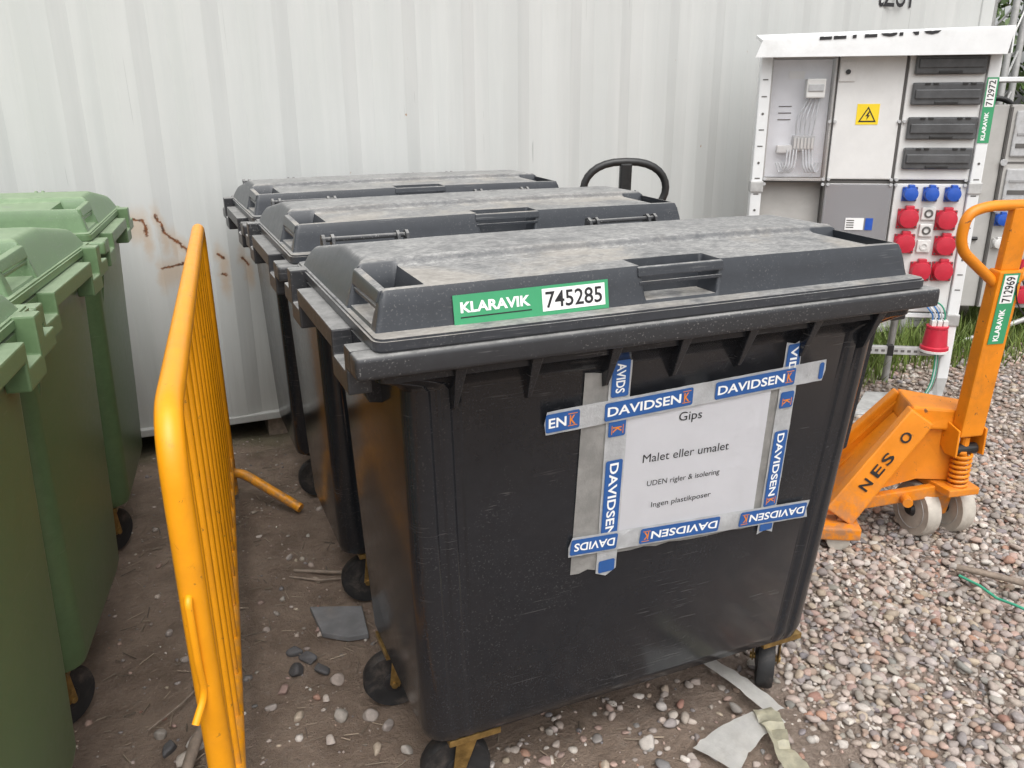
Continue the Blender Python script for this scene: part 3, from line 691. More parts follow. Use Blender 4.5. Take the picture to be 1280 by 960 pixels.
MB().tube(rounded([b0w+axw*.56-syw*.04+nw*.02, b0w+axw*.56+nw*.032-syw*.02, b0w+axw*.50-syw*.035+nw*.03, b0w+axw*.44-syw*.09+nw*.03, b0w+axw*.50-syw*.10+nw*.01, b0w+axw*.56-syw*.07], .03, 4), .0022, 6).build('cable_tie', 'cable_black', None)
tag(bpy.data.objects['cable_tie'], 'thin black cable tie looped round the orange truck handle', 'cable tie')
pallet_truck('black handled pallet truck parked behind the black bins by the container', (.81, 1.70, 0), R(-8), R(-18)-R(-8)+R(90)-math.pi+math.pi, 'dark_paint', 'dark_paint', False, .75, 'black handled pallet trucks', True)
bpy.data.objects['pallet_truck.001'].scale = (1.06, 1.06, 1.075)

# ------------------------------------------------------------------ power distribution boards
def plug(t, s_, z, y, r, mat, octa=False):
    """hinged round socket cap on a square flange"""
    m = MB(); w = r*1.02
    m.box(s_-w, s_+w, y-.012, y, z-w*1.05, z+w*.95)
    f = m.build('socket', mat, t, .003)
    MB().lathe([(r*1.0, 0), (r*1.0, -.022), (r*.93, -.030), (r*.3, -.034)], (s_, y-.010, z), (0, 1, 0), 20).build('socket_cap', mat, f, 0, 35)
    MB().box(s_-r*.42, s_+r*.42, y-.036, y-.008, z+r*.75, z+r*1.32).build('cap_hinge', mat, f, .004)
    for a in (-1, 1):
        for b in (-1, 1): MB().cyl((s_+a*w*.86, y-.015, z+b*w*.86), (s_+a*w*.86, y-.011, z+b*w*.86), r*.10, 6).build('screw', 'seam', f)
def breaker(t, x0, x1, z0, z1, y):
    m = MB(); m.box(x0, x1, y-.022, y, z0, z1); f = m.build('breaker_cover', 'cover', t, .008, None, 3)
    MB().box(x0+.012, x1-.012, y-.030, y-.021, z0+.028, z1-.030).build('window_strip', 'cover', f, .004)
    MB().box((x0+x1)/2-.05, (x0+x1)/2+.05, y-.027, y-.02, z0+.004, z0+.016).build('latch', 'dark_paint', f, .002)
    for dx in (.05, .085, .21, .245): MB().box(x0+dx, x0+dx+.022, y-.027, y-.02, z1-.010, z1-.002).build('clip', 'dark_paint', f, .001)
def board():
    t = thing('power_board', 'white power distribution board with smoked breaker covers and red and blue sockets', 'power board', (2.7, 1.6, 0), R(-32))
    y = 0.0
    # side posts (white, slotted), right one curving into the foot
    for s in (-1.035, -.042):
        MB().box(s, s+.052, -.045, .035, .16, 1.76).build('side_post', 'white_frame', t, .006)
        for k in range(14):
            z = .62+k*.075
            if s > -.5 and 1.29 < z < 1.62: continue
            if k % 3 == 2: MB().cyl((s+.026, -.047, z), (s+.026, -.043, z), .006, 8).build('slot', 'seam', t)
            else: MB().box(s+.014, s+.038, -.0465, -.044, z, z+.005).build('slot', 'seam', t)
        MB().box(s-.004, s+.058, -.052, .04, 1.08, 1.135).build('bracket', 'galv', t, .006)
        MB().box(s-.004, s+.058, -.052, .04, .44, .50).build('bracket', 'galv', t, .006)
    MB().prism([(.010, -.045, .17), (-.042, -.045, .17), (-.055, -.045, .10), (-.12, -.10, .055), (-.46, -.19, .03), (-.46, -.19, .0), (-.02, -.06, .0)], (0, .012, 0)).build('foot_plate', 'galv', t, .002)
    MB().hexa([(-.47, -.22, .0), (.01, -.20, .0), (.01, .05, .0), (-.35, .05, .0), (-.47, -.22, .022), (.01, -.20, .022), (.01, .05, .05), (-.35, .05, .05)]).build('base_tray', 'galv', t, .003)
    MB().hexa([(-1.035, -.16, .0), (-.98, -.16, .0), (-.98, .4, .0), (-1.035, .4, .0), (-1.035, -.16, .03), (-.98, -.16, .03), (-.98, .4, .03), (-1.035, .4, .03)]).build('base_tray', 'galv', t, .003)
    MB().box(-1.03, -.985, -.04, .03, .02, .17).build('foot_post', 'white_frame', t, .004)
    # roof: folded sheet
    MB().hexa([(-1.075, -.13, 1.690), (-.005, -.13, 1.690), (-.008, -.11, 1.696), (-1.05, -.11, 1.696), (-1.045, -.125, 1.766), (.014, -.125, 1.808), (.014, -.11, 1.806), (-1.045, -.11, 1.764)]).build('roof_fascia', 'white_frame', t, .002)
    MB().hexa([(-1.045, -.122, 1.748), (.012, -.122, 1.784), (.012, .16, 1.81), (-1.045, .16, 1.79), (-1.045, -.122, 1.764), (.012, -.122, 1.80), (.012, .16, 1.826), (-1.045, .16, 1.806)]).build('roof_sheet', 'white_frame', t, .002)
    MB().prism([(.014, -.128, 1.695), (.014, .16, 1.70), (.014, .16, 1.824), (.014, -.122, 1.80)], (-.006, 0, 0)).build('roof_end', 'white_frame', t)
    sl = (1.802-1.766)/1.057
    text('ELTECNO', (-.54, -.1292, 1.806), (1, 0, sl), (0, 0, 1), .52, .075, 'black_ink', t, .02, cut=(Vector((-1.045, -.13, 1.7665)), Vector((-sl, 0, 1))))
    # modules
    def module(x0, x1, z0, z1, mat, name, d=.05):
        return MB().box(x0+.004, x1-.004, -.03-d*.0, .10, z0+.004, z1-.004).build(name, mat, t, .006)
    MB().box(-.99, -.035, .102, .14, .49, 1.70).build('back_panel', 'inner_grey', t)
    # upper left: clear-fronted meter box
    m = MB()
    for a in ((-.985, -.975, 1.135, 1.70), (-.70, -.69, 1.135, 1.70)): m.box(a[0], a[1], -.03, .10, a[2], a[3])
    m.box(-.975, -.70, -.03, .10, 1.135, 1.147); m.box(-.975, -.70, -.03, .10, 1.688, 1.70)
    mb = m.build('meter_box', 'grey_box', t, .003)
    MB().box(-.972, -.703, .085, .10, 1.15, 1.685).build('mounting_plate', 'pale_mount', mb)
    MB().box(-.820, -.735, .02, .085, 1.515, 1.60).build('meter', 'white_box', mb, .006)
    MB().box(-.812, -.743, .014, .022, 1.545, 1.575).build('meter_window', 'hub', mb, .002)
    MB().box(-.895, -.825, .078, .085, 1.60, 1.635).build('type_label', 'white_label', mb)
    for k in range(3): MB().box(-.93, -.87, .083, .0855, 1.415+.03*k, 1.420+.03*k).build('label_line', 'seam', mb)
    MB().box(-.855, -.755, .05, .085, 1.275, 1.345).build('terminal_block', 'hub', mb, .004)
    MB().box(-.925, -.855, .05, .085, 1.265, 1.30).build('terminal_block', 'white_box', mb, .004)
    for k in range(6): MB().box(-.85+.016*k, -.84+.016*k, .044, .052, 1.285, 1.335).build('terminal', 'white_plug', mb, .001)
    for k in range(5):
        x = -.84+.018*k; MB().tube(rounded([(x, .06, 1.34), (x-.01+.004*k, .04, 1.42), (-.80+.012*k, .055, 1.515)], .03, 3), .0038, 6).build('wire', 'cable_white', mb, 0, 60)
    for k in range(4):
        for s in (-1, 1):
            x = -.84+s*.035+.014*k; MB().tube(rounded([(x, .05, 1.28), (x+.005*s, .035, 1.20), (x+.03*s, .05, 1.165), (x+.05*s, .05, 1.22)], .03, 4), .0042, 6).build('wire', 'cable_white', mb, 0, 60)
    for ch in mb.children: ch.location.y = -.066
    MB().box(-.984, -.692, -.034, -.0305, 1.137, 1.698).build('clear_door', 'clear', t, .003)
    # upper centre: plain white door with switch and warning triangle
    dr = module(-.685, -.385, 1.14, 1.70, 'white_box', 'door_panel')
    MB().box(-.678, -.607, -.036, -.03, 1.585, 1.675).build('switch_plate', 'white_plug', dr, .003)
    MB().cyl((-.642, -.045, 1.628), (-.642, -.034, 1.628), .011, 14).build('rotary_switch', 'dark_paint', dr, .001)
    wl = MB().box(-.582, -.482, -.0318, -.0300, 1.395, 1.487).build('warning_label', 'yellow_label', dr)
    P3 = lambda u, v, d: Vector((-.532+u, -.0322-d, 1.432+v))
    m = MB(); a = [(-.040, -.026), (.040, -.026), (0, .044)]; b = [(u*.76, v*.76+.000) for u, v in a]
    for i in range(3):
        j = (i+1) % 3; m.prism([P3(*a[i], 0), P3(*a[j], 0), P3(*b[j], 0), P3(*b[i], 0)], (0, -.0004, 0))
    m.build('triangle_border', 'black_ink', wl)
    MB().prism([P3(u, v, 0) for u, v in ((.004, .022), (-.010, .000), (-.001, .001), (-.004, -.017), (.010, .005), (.002, .005), (.010, .022))], (0, -.0005, 0)).build('lightning_bolt', 'black_ink', wl)
    # upper right: breaker box
    bx = module(-.380, -.040, 1.14, 1.715, 'white_box', 'breaker_box')
    for z0, z1 in ((1.612, 1.710), (1.480, 1.578), (1.328, 1.428), (1.194, 1.292)): breaker(t, -.353, -.052, z0, z1, -.0305)
    # lower left open bay, lower centre smoked box, lower right sockets
    MB().box(-.985, -.69, .05, .10, .50, 1.125).build('open_bay_back', 'grey_box', t)
    m = MB(); m.box(-.685, -.675, -.03, .1, .50, 1.125); m.box(-.385, -.375, -.03, .1, .50, 1.125); m.box(-.675, -.385, -.03, .1, 1.113, 1.125); m.box(-.675, -.385, -.03, .1, .50, .512)
    sb = m.build('smoked_box', 'grey_box', t, .003)
    MB().box(-.672, -.388, .07, .10, .51, 1.115).build('mounting_plate', 'inner_grey', sb)
    MB().box(-.60, -.42, .02, .07, .87, 1.0).build('breaker_row', 'hub', sb, .004)
    for k in range(9): MB().box(-.595+.0195*k, -.5805+.0195*k, .012, .021, .895, .985).build('breaker', 'white_plug', sb, .001)
    MB().box(-.684, -.376, -.036, -.0305, .502, 1.123).build('smoked_door', 'smoke', t, .003)
    MB().box(-.575, -.49, -.0385, -.0362, .905, .962).build('type_label', 'white_label', t); MB().box(-.482, -.448, -.0385, -.0362, .905, .962).build('blue_label', 'blue_plug', t)
    for k in range(4): MB().box(-.57, -.535, -.0395, -.0387, .915+.011*k, .920+.011*k).build('label_line', 'seam', t)
    module(-.370, -.040, .50, 1.13, 'white_box', 'socket_panel')
    for x in (-.298, -.205, -.108): plug(t, x, 1.08, -.03, .033, 'blue_plug')
    for x, z in ((-.292, .965), (-.118, .960), (-.292, .845), (-.108, .838), (-.200, .712), (-.100, .714)): plug(t, x, z, -.03, .046, 'red_plug')
    for z in (.988, .908, .832):
        w = MB().box(-.232, -.170, -.045, -.03, z-.03, z+.03).build('small_socket', 'white_plug', t, .005)
        MB().lathe([(.02, 0), (.02, -.004), (.012, -.005), (.012, .001)], (-.201, -.044, z), (0, 1, 0), 16).build('socket_ring', 'seam' if z > .85 else 'white_plug', w)
    # module corner knobs and seams
    for x in (-.985, -.6875, -.3775, -.045):
        for z in (1.132, 1.42):
            if z == 1.42 and x in (-.985,): continue
            for a in (-1, 1):
                for b in (-1, 1):
                    if z > 1.3 and b == 1: continue
                    MB().cyl((x+a*.012, -.041, z+b*.012), (x+a*.012, -.030, z+b*.012), .008, 8).build('knob', 'hub', t, .001)
    MB().box(-.985, -.035, -.02, .03, 1.127, 1.139).build('cross_rail', 'seam', t)
    for x in (-.6875, -.3825): MB().box(x-.004, x+.004, -.022, .03, .50, 1.70).build('seam', 'seam', t)
    # bare wired fitting and hanging red socket, slotted rail
    MB().box(-.34, -.04, -.03, .03, .475, .497).build('lower_rail', 'white_frame', t, .003)
    MB().box(-1.0, -.03, -.052, -.02, .285, .325).build('slotted_rail', 'galv', t, .003)
    for k in range(30): MB().box(-.98+.031*k, -.963+.031*k, -.0535, -.051, .299, .311).build('slot', 'seam', t)
    MB().box(-.30, -.27, -.056, -.016, .278, .332).build('strap', 'cable_black', t, .002)
    hs_ = MB().lathe([(.060, .318), (.066, .325), (.066, .34), (.058, .345), (.050, .43), (.044, .436)], (-.085, -.06, 0), (0, 0, 1), 24).build('hanging_socket', 'red_plug', t, 0, 30)
    MB().lathe([(.058, .310), (.068, .314), (.068, .325), (.058, .328)], (-.085, -.06, 0), (0, 0, 1), 24).build('gasket', 'white_plug', hs_)
    MB().lathe([(.050, .432), (.052, .437), (.052, .445), (.048, .447)], (-.085, -.06, 0), (0, 0, 1), 20).build('collar', 'red_plug', hs_)
    for k in range(3): MB().box(-.12+.027*k, -.098+.027*k, -.085, -.045, .445, .475).build('terminal', 'white_plug', hs_, .003)
    for k, mt in enumerate(('cable_blue', 'cable_white', 'cable_blue', 'cable_white', 'cable_green')):
        MB().tube(rounded([(-.115+.014*k, -.065, .46), (-.115+.014*k, -.07, .50), (-.16+.02*k, -.075, .55), (-.19+.01*k, -.06, .585)], .04, 4), .004, 6).build('wire', mt, t, 0, 60)
    for k, mt in enumerate(('cable_green', 'cable_white', 'cable_green')):
        MB().tube(rounded([(-.075+.006*k, -.06, .315), (-.07+.006*k, -.065, .24), (-.075+.005*k, -.07, .14), (-.11+.005*k, -.07, .06)], .06, 4), .0035, 6).build('wire', mt, t, 0, 60)
    # rear legs and braces
    for s in (-1.0, -.16):
        MB().tube([(s, .40, .0), (s, .36, .62), (s, .10, .66)], .019, 12).build('rear_leg', 'galv', t, 0, 60)
    MB().tube([(-1.0, .37, .5), (-.16, .37, .40)], .014, 10).build('brace', 'galv', t, 0, 60)
    MB().tube([(-1.0, .38, .28), (-.3, .2, .50), (-.05, .02, .50)], .014, 10).build('brace', 'galv', t, 0, 60)
    return t
brd = board()
e = Vector((math.cos(R(-32)), math.sin(R(-32)), 0)); nb = Vector((e.y, -e.x, 0))
O_ = Vector((2.7, 1.6, 0))+e*(-.016)+Vector((0, 0, 1.455))+nb*.0465
sticker('number_sticker', 'green and white number sticker running up the white board post', O_, (0, 0, 1), -e, .285, .050, '712972', .52, False)

def board2():
    """grey board standing behind, cropped by the picture edge"""
    t = thing('power_board', 'grey power distribution board behind the orange truck handle', 'power board', (3.78, 2.38, 0), R(-30))
    MB().box(-.40, .050, -.02, .22, .26, 1.475).build('side_panel', 'grey_box', t, .008)
    MB().box(.056, 1.15, -.035, .22, .26, 1.475).build('front_panel', 'grey_box', t, .008)
    for x in (.060, .36, .66, .96): MB().box(x-.006, x+.006, -.0375, -.03, .27, 1.46).build('seam', 'seam', t)
    MB().box(.06, 1.15, -.0385, -.03, .865, .88).build('seam', 'seam', t); MB().box(.06, 1.15, -.0385, -.03, 1.14, 1.15).build('seam', 'seam', t)
    for z0, z1 in ((.91, 1.11), (1.18, 1.44)):
        for x0 in (.085, .385, .685):
            w = MB().box(x0, x0+.25, -.050, -.034, z0, z1).build('breaker_window', 'hub', t, .008)
            MB().box(x0+.02, x0+.23, -.054, -.049, z0+.05, z0+.075).build('breaker_row', 'seam', w, .001)
            MB().box(x0+.02, x0+.23, -.054, -.049, z0+.12, z0+.135).build('breaker_row', 'inner_grey', w, .001)
    for x in (.105, .205, .305, .42): plug(t, x, .81, -.035, .036, 'blue_plug')
    for x in (.105, .20, .42): plug(t, x, .665, -.035, .03, 'white_plug')
    for x in (.30, .42, .54, .66):
        for z in (.52, .34): plug(t, x, z, -.035, .048, 'red_plug')
    for x in (.060, .36):
        for z in (.872, 1.145): MB().cyl((x, -.05, z), (x, -.034, z), .020, 10).build('knob', 'hub', t, .002)
    for x in (-.36, 1.2): 
        for yy in (0, .2): MB().box(x-.02, x+.02, yy-.02, yy+.02, .0, 1.62).build('leg', 'galv', t, .003)
    MB().box(-.44, 1.28, -.10, .30, 1.60, 1.625).build('roof', 'white_frame', t, .004)
    MB().box(.02, .06, .05, .09, .70, .72).build('cable_eye', 'seam', t)
    MB().tube([(-.35, -.10, -.02), (-.02, -.10, .05), (.9, -.10, .46)], .016, 10).build('brace', 'galv', t, 0, 60)
    MB().cyl((-.06, -.03, .69), (-.01, -.03, .69), .012, 8).build('handle_peg', 'cable_black', t, .003)
board2()
pallet_truck('black handled pallet truck standing behind the grey power board', (4.20, 2.85, 0), R(60), 0, 'dark_paint', 'dark_paint', False, .8, 'black handled pallet trucks', True)
bpy.data.objects['pallet_truck.002'].scale = (1.1, 1.1, 1.26)

# silver lattice mast behind the boards
def mast():
    t = thing('lattice_mast', 'silver aluminium lattice mast standing in front of the trees', 'mast', (4.93, 3.28, 0), R(20))
    w = .22
    for x in (0, w):
        for yy in (0, w): MB().cyl((x, yy, 0), (x, yy, 4.2), .024, 10).build('chord', 'galv', t, 0, 60)
    for k in range(14):
        z = .2+k*.28
        for yy in (0, w): MB().cyl((0, yy, z), (w, yy, z+.26), .008, 6).build('diagonal', 'galv', t, 0, 60)
        for x in (0, w): MB().cyl((x, 0, z+.26), (x, w, z), .008, 6).build('diagonal', 'galv', t, 0, 60)
    MB().box(-.2, w+.2, -.2, w+.2, 0, .02).build('base_plate', 'galv', t)
mast()

# ------------------------------------------------------------------ trees and grass
def tint_attr(me, cols):
    a = me.color_attributes.new('tint', 'FLOAT_COLOR', 'POINT'); c = np.ones((len(cols), 4), np.float32); c[:, :3] = cols; a.data.foreach_set('color', c.ravel())
def tri_mesh(name, V, F, cols, mat, smooth=False):
    me = bpy.data.meshes.new(name); V = np.asarray(V, np.float32); F = np.asarray(F, np.int32); k = F.shape[1]
    me.vertices.add(len(V)); me.vertices.foreach_set('co', V.ravel()); me.loops.add(F.size); me.loops.foreach_set('vertex_index', F.ravel())
    me.polygons.add(len(F)); me.polygons.foreach_set('loop_start', np.arange(0, F.size, k, dtype=np.int32)); me.update(calc_edges=True)
    if smooth: me.polygons.foreach_set('use_smooth', np.ones(len(F), bool))
    tint_attr(me, cols); me.materials.append(M[mat]); me.validate(); return me
def tree(label, x, y, h, rad, n, seed):
    rg = np.random.default_rng(seed); t = thing('broadleaf_tree', label, 'tree', (x, y, 0), 0, 'trees beyond the container')
    m = MB(); m.tube([(0, 0, -.1), (.05, .02, h*.25), (0, .05, h*.55), (.08, 0, h*.85)], [.11, .09, .06, .02], 9)
    cl = []
    for k in range(16):
        a = rg.uniform(0, 6.28); z = h*rg.uniform(.12, .92); r = rad*math.sqrt(rg.uniform(.15, 1))*(1-.5*abs(z/h-.45))
        c = (r*math.cos(a), r*math.sin(a), z); cl.append((c, rg.uniform(.3, .55)*rad*.8)); m.tube([(0, .02, z*.75), (c[0]*.5, c[1]*.5, z*.9), c], [.035, .022, .008], 6)
    m.build('trunk', 'bark', t, 0, 60)
    ci = rg.integers(0, len(cl), n); C = np.array([c for c, _ in cl])[ci]; Rr = np.array([r for _, r in cl])[ci]
    d = rg.normal(size=(n, 3)); d /= np.linalg.norm(d, axis=1)[:, None]; P = C+d*(Rr*rg.uniform(.35, 1, n)**.6)[:, None]
    P[:, 2] = np.maximum(P[:, 2], .15)
    u = rg.normal(size=(n, 3)); u /= np.linalg.norm(u, axis=1)[:, None]; v = np.cross(u, rg.normal(size=(n, 3))); v /= np.linalg.norm(v, axis=1)[:, None]
    s = rg.uniform(.03, .065, n)[:, None]
    V = np.stack([P-u*s, P+v*s*.5, P+u*s, P-v*s*.5], 1).reshape(-1, 3); F = np.arange(4*n).reshape(n, 4)
    col = np.array((.055, .095, .022))*rg.uniform(.55, 1.5, (n, 1))*np.array((1, 1, 1))+rg.uniform(0, .012, (n, 3)); col = np.repeat(col, 4, 0)
    link('crown', tri_mesh('crown', V, F, col, 'leaf'), t)
for i, (x, y, h, r, n, lab) in enumerate(((5.6, 4.9, 3.6, 1.2, 7000, 'dense green tree directly behind the silver mast'), (7.4, 4.6, 4.2, 1.6, 8000, 'tall green tree right of the silver mast'), (7.0, 6.8, 5.0, 1.9, 8000, 'tall dark green tree beyond the container end'), (9.8, 5.0, 4.4, 1.8, 6000, 'broad green tree at the far side of the grass'))):
    tree(lab, x, y, h, r, n, 20+i)
def grass():
    n = 80000; P = np.stack([rng.uniform(2.2, 8.0, n), rng.uniform(1.7, 6.0, n)], 1)
    dens = np.array([noise.noise(Vector((a*1.7, b*1.7, 5))) for a, b in P])
    # edge of the grass runs along the boards' rear
    edge = P[:, 1]-(2.02-.06*(P[:, 0]-3)+.30*dens)
    keep = (edge > 0) & (rng.uniform(0, 1, n) < np.clip(edge*2.2+.15, 0, 1)) & ~((P[:, 1] > 2.55) & (P[:, 0] < 3.9))
    P = P[keep]; n = len(P)
    a = rng.uniform(0, 6.28, n); h = rng.uniform(.07, .24, n)*(1+.6*dens[keep]); w = rng.uniform(.003, .006, n); ln = rng.uniform(.1, .7, n)*h; b = rng.uniform(0, 6.28, n)
    ex = np.stack([np.cos(a), np.sin(a), np.zeros(n)], 1); lx = np.stack([np.cos(b), np.sin(b), np.zeros(n)], 1)
    base = np.stack([P[:, 0], P[:, 1], np.full(n, -.012)], 1); upv = np.array((0, 0, 1.))
    m1 = base+upv*(h*.55)[:, None]+lx*(ln*.3)[:, None]; tp = base+upv*h[:, None]+lx*ln[:, None]
    V = np.stack([base-ex*w[:, None], base+ex*w[:, None], m1+ex*w[:, None]*.8, m1-ex*w[:, None]*.8, tp], 1).reshape(-1, 3)
    i0 = np.arange(n)*5; F = np.concatenate([np.stack([i0, i0+1, i0+2], 1), np.stack([i0, i0+2, i0+3], 1), np.stack([i0+3, i0+2, i0+4], 1)])
    col = np.array((.13, .20, .04))*rng.uniform(.5, 1.35, (n, 1))+rng.uniform(0, .03, (n, 1))*np.array((1.6, 1, .4)); col = np.repeat(col, 5, 0)
    tag(link('grass', tri_mesh('grass', V, F, col, 'grass')), 'rough green grass growing behind the power boards', 'grass', None, 'stuff')
grass()

# ------------------------------------------------------------------ gravel and stones
def ico(sub):
    bm = bmesh.new(); bmesh.ops.create_icosphere(bm, subdivisions=sub, radius=1); V = np.array([v.co[:] for v in bm.verts]); F = np.array([[v.index for v in f.verts] for f in bm.faces]); bm.free(); return V, F
PAL = np.array([(.38, .32, .28), (.44, .36, .31), (.32, .28, .25), (.47, .41, .36), (.40, .28, .23), (.23, .21, .205), (.55, .50, .45), (.35, .25, .205), (.42, .34, .26), (.30, .265, .25), (.54, .49, .44), (.37, .21, .15)])
PW = np.array([14, 14, 12, 11, 9, 7, 8, 7, 7, 7, 3, 2.]); PW /= PW.sum()
def stones(P, size, sub, rg):
    V0, F0 = ico(sub); n = len(P); k = len(V0)
    sc = np.stack([np.ones(n), rg.uniform(.6, .95, n), rg.uniform(.38, .68, n)], 1)*size[:, None]
    W_ = np.repeat(V0[None], n, 0)
    for _ in range(3):
        d = rg.normal(size=(n, 3)); d /= np.linalg.norm(d, axis=1)[:, None]; ph = rg.uniform(0, 6.28, n); fr = rg.uniform(1.2, 3., n)
        W_ = W_*(1+.11*np.sin(fr[:, None]*np.einsum('nvc,nc->nv', np.repeat(V0[None], n, 0), d)*1.6+ph[:, None]))[:, :, None]
    # flattened facets
    for _ in range(6):
        d = rg.normal(size=(n, 3)); d /= np.linalg.norm(d, axis=1)[:, None]; lim = rg.uniform(.55, .92, n); dt = np.einsum('nvc,nc->nv', W_, d)
        W_ = W_-np.maximum(dt-lim[:, None], 0)[:, :, None]*.85*d[:, None, :]
    W_ = W_*sc[:, None, :]
    tx = rg.normal(0, .35, n); tz = rg.uniform(0, 6.28, n)
    y, z = W_[:, :, 1].copy(), W_[:, :, 2].copy(); W_[:, :, 1] = y*np.cos(tx)[:, None]-z*np.sin(tx)[:, None]; W_[:, :, 2] = y*np.sin(tx)[:, None]+z*np.cos(tx)[:, None]
    x, y = W_[:, :, 0].copy(), W_[:, :, 1].copy(); W_[:, :, 0] = x*np.cos(tz)[:, None]-y*np.sin(tz)[:, None]; W_[:, :, 1] = x*np.sin(tz)[:, None]+y*np.cos(tz)[:, None]
    W_ = W_+P[:, None, :]
    F = (F0[None]+(np.arange(n)*k)[:, None, None]).reshape(-1, 3)
    c = PAL[rg.choice(len(PAL), n, p=PW)]*rg.uniform(.75, 1.2, (n, 1)); c = np.clip(c+rg.normal(0, .005, (n, 3)), .05, .75)
    return W_.reshape(-1, 3), F, np.repeat(c, k, 0)
def gravel():
    rg = np.random.default_rng(3)
    def field(x0, x1, y0, y1, step, dens):
        gx, gy_ = np.meshgrid(np.arange(x0, x1, step), np.arange(y0, y1, step)); P = np.stack([gx.ravel(), gy_.ravel()], 1)+rg.uniform(-.6, .6, (gx.size, 2))*step
        d = np.array([dens(a, b) for a, b in P]); return P[rg.uniform(0, 1, len(P)) < d]
    def dens(x, y):
        nz = noise.noise(Vector((x*2.1, y*2.1, 9)))*.35+noise.noise(Vector((x*6, y*6, 4)))*.2
        d = (x-.40+.25*max(0, -y+.2)*1.6+nz)/.36               # dense to the right of the black bins
        d = min(max(d, 0), 1)
        if x < .9: d = max(d, .16 if x > -.35 and y < .9 else 0)
        if y > 2.35: d *= max(0, 1-(y-2.35)*2.5)
        if 1.0 < x < 2.4 and y > 1.2+.2*nz: d *= .75
        return d
    near = field(-.5, 2.6, -1.2, 1.6, .0170, lambda x, y: dens(x, y))
    far = np.concatenate([field(2.6, 6.0, -1.2, 3.0, .03, dens), field(.7, 2.6, 1.6, 2.6, .03, dens)])
    parts = []
    for P, sub, lo, hi in ((near, 2, .005, .021), (far, 1, .012, .026)):
        size = np.clip(np.exp(rg.normal(math.log(.0108 if sub == 2 else .015), .38, len(P))), lo, hi)
        z = np.array([gh(a, b) for a, b in P])+size*rg.uniform(-.02, .55, len(P))
        parts.append(stones(np.column_stack([P, z]), size, sub, rg))
    # a looser upper layer of larger pebbles
    P = field(-.1, 2.6, -1.2, 1.7, .055, lambda x, y: dens(x, y)*.5); size = rg.uniform(.014, .023, len(P)); z = np.array([gh(a, b) for a, b in P])+size*.45+.006
    parts.append(stones(np.column_stack([P, z]), size, 2, rg))
    # grit on the dirt side
    P = np.stack([rg.uniform(-2.6, .7, 5200), rg.uniform(-1.1, 2.6, 5200)], 1); size = np.clip(np.exp(rg.normal(math.log(.0038), .62, len(P))), .0015, .017); z = np.array([gh(a, b) for a, b in P])+size*.2
    parts.append(stones(np.column_stack([P, z]), size, 1, rg))
    V = []; F = []; C = []; o = 0
    for v, f, c in parts: V.append(v); F.append(f+o); C.append(c); o += len(v)
    tag(link('gravel', tri_mesh('gravel', np.concatenate(V), np.concatenate(F), np.concatenate(C), 'stone', True)), 'mixed pink, beige and grey gravel beside the black bins', 'gravel', None, 'stuff')
gravel()

def loose_stones():
    rg = np.random.default_rng(11); meshes = []
    for k in range(14):
        v, f, c = stones(np.zeros((1, 3)), np.array([1.]), 3, rg)
        if k >= 9: c[:] = np.array((.075, .075, .08))*rg.uniform(.8, 1.3)
        meshes.append(tri_mesh('stone', v, f, c, 'stone', True))
    spots = [(-.70, .78, .030, 1), (-.66, .82, .032, 1), (-.63, .76, .028, 1), (-.69, .86, .026, 1), (-.74, .72, .024, 0), (-.60, .70, .028, 0), (-.62, .55, .030, 0), (-.55, .52, .028, 0), (-.52, .46, .026, 0), (-.66, .48, .022, 0), (-.72, .60, .024, 0), (-.97, .60, .030, 0), (-1.0, .55, .034, 0), (-1.03, .60, .028, 1), (-.93, .66, .024, 0), (-1.05, .66, .026, 0), (-.90, .55, .028, 0), (-.78, .66, .020, 0), (-.48, .55, .018, 0), (-.56, .40, .022, 0), (-.50, .36, .020, 0), (-.44, .33, .024, 0), (-.60, .95, .020, 0), (-.75, 1.0, .016, 0), (-.68, 1.15, .015, 0), (-.98, .95, .018, 0), (-1.02, 1.1, .02, 0), (-.64, .64, .018, 0), (-.08, .12, .024, 0), (.05, .14, .026, 0), (.16, .2, .022, 0), (-.2, .2, .02, 0), (.3, .3, .022, 0), (-.15, .28, .018, 0), (.12, .06, .02, 0), (-.62, 1.4, .018, 0), (-.7, 1.6, .014, 0), (-.56, 1.22, .02, 0)]
    for i, (x, y, s, dk) in enumerate(spots):
        o = link('stone', meshes[(9+i % 5) if dk else i % 9]); o.location = (x, y, gh(x, y)+s*.25); s *= 1.0 if dk else .8; o.scale = (s, s, s); o.rotation_euler = (0, 0, rg.uniform(0, 6))
        if dk: tag(o, 'dark charcoal grey stone lying loose on the brown dirt', 'stone', 'dark stones on the dirt')
        else: tag(o, 'pale rounded stone lying loose on the brown dirt and sand', 'stone', 'pale stones on the dirt')
loose_stones()
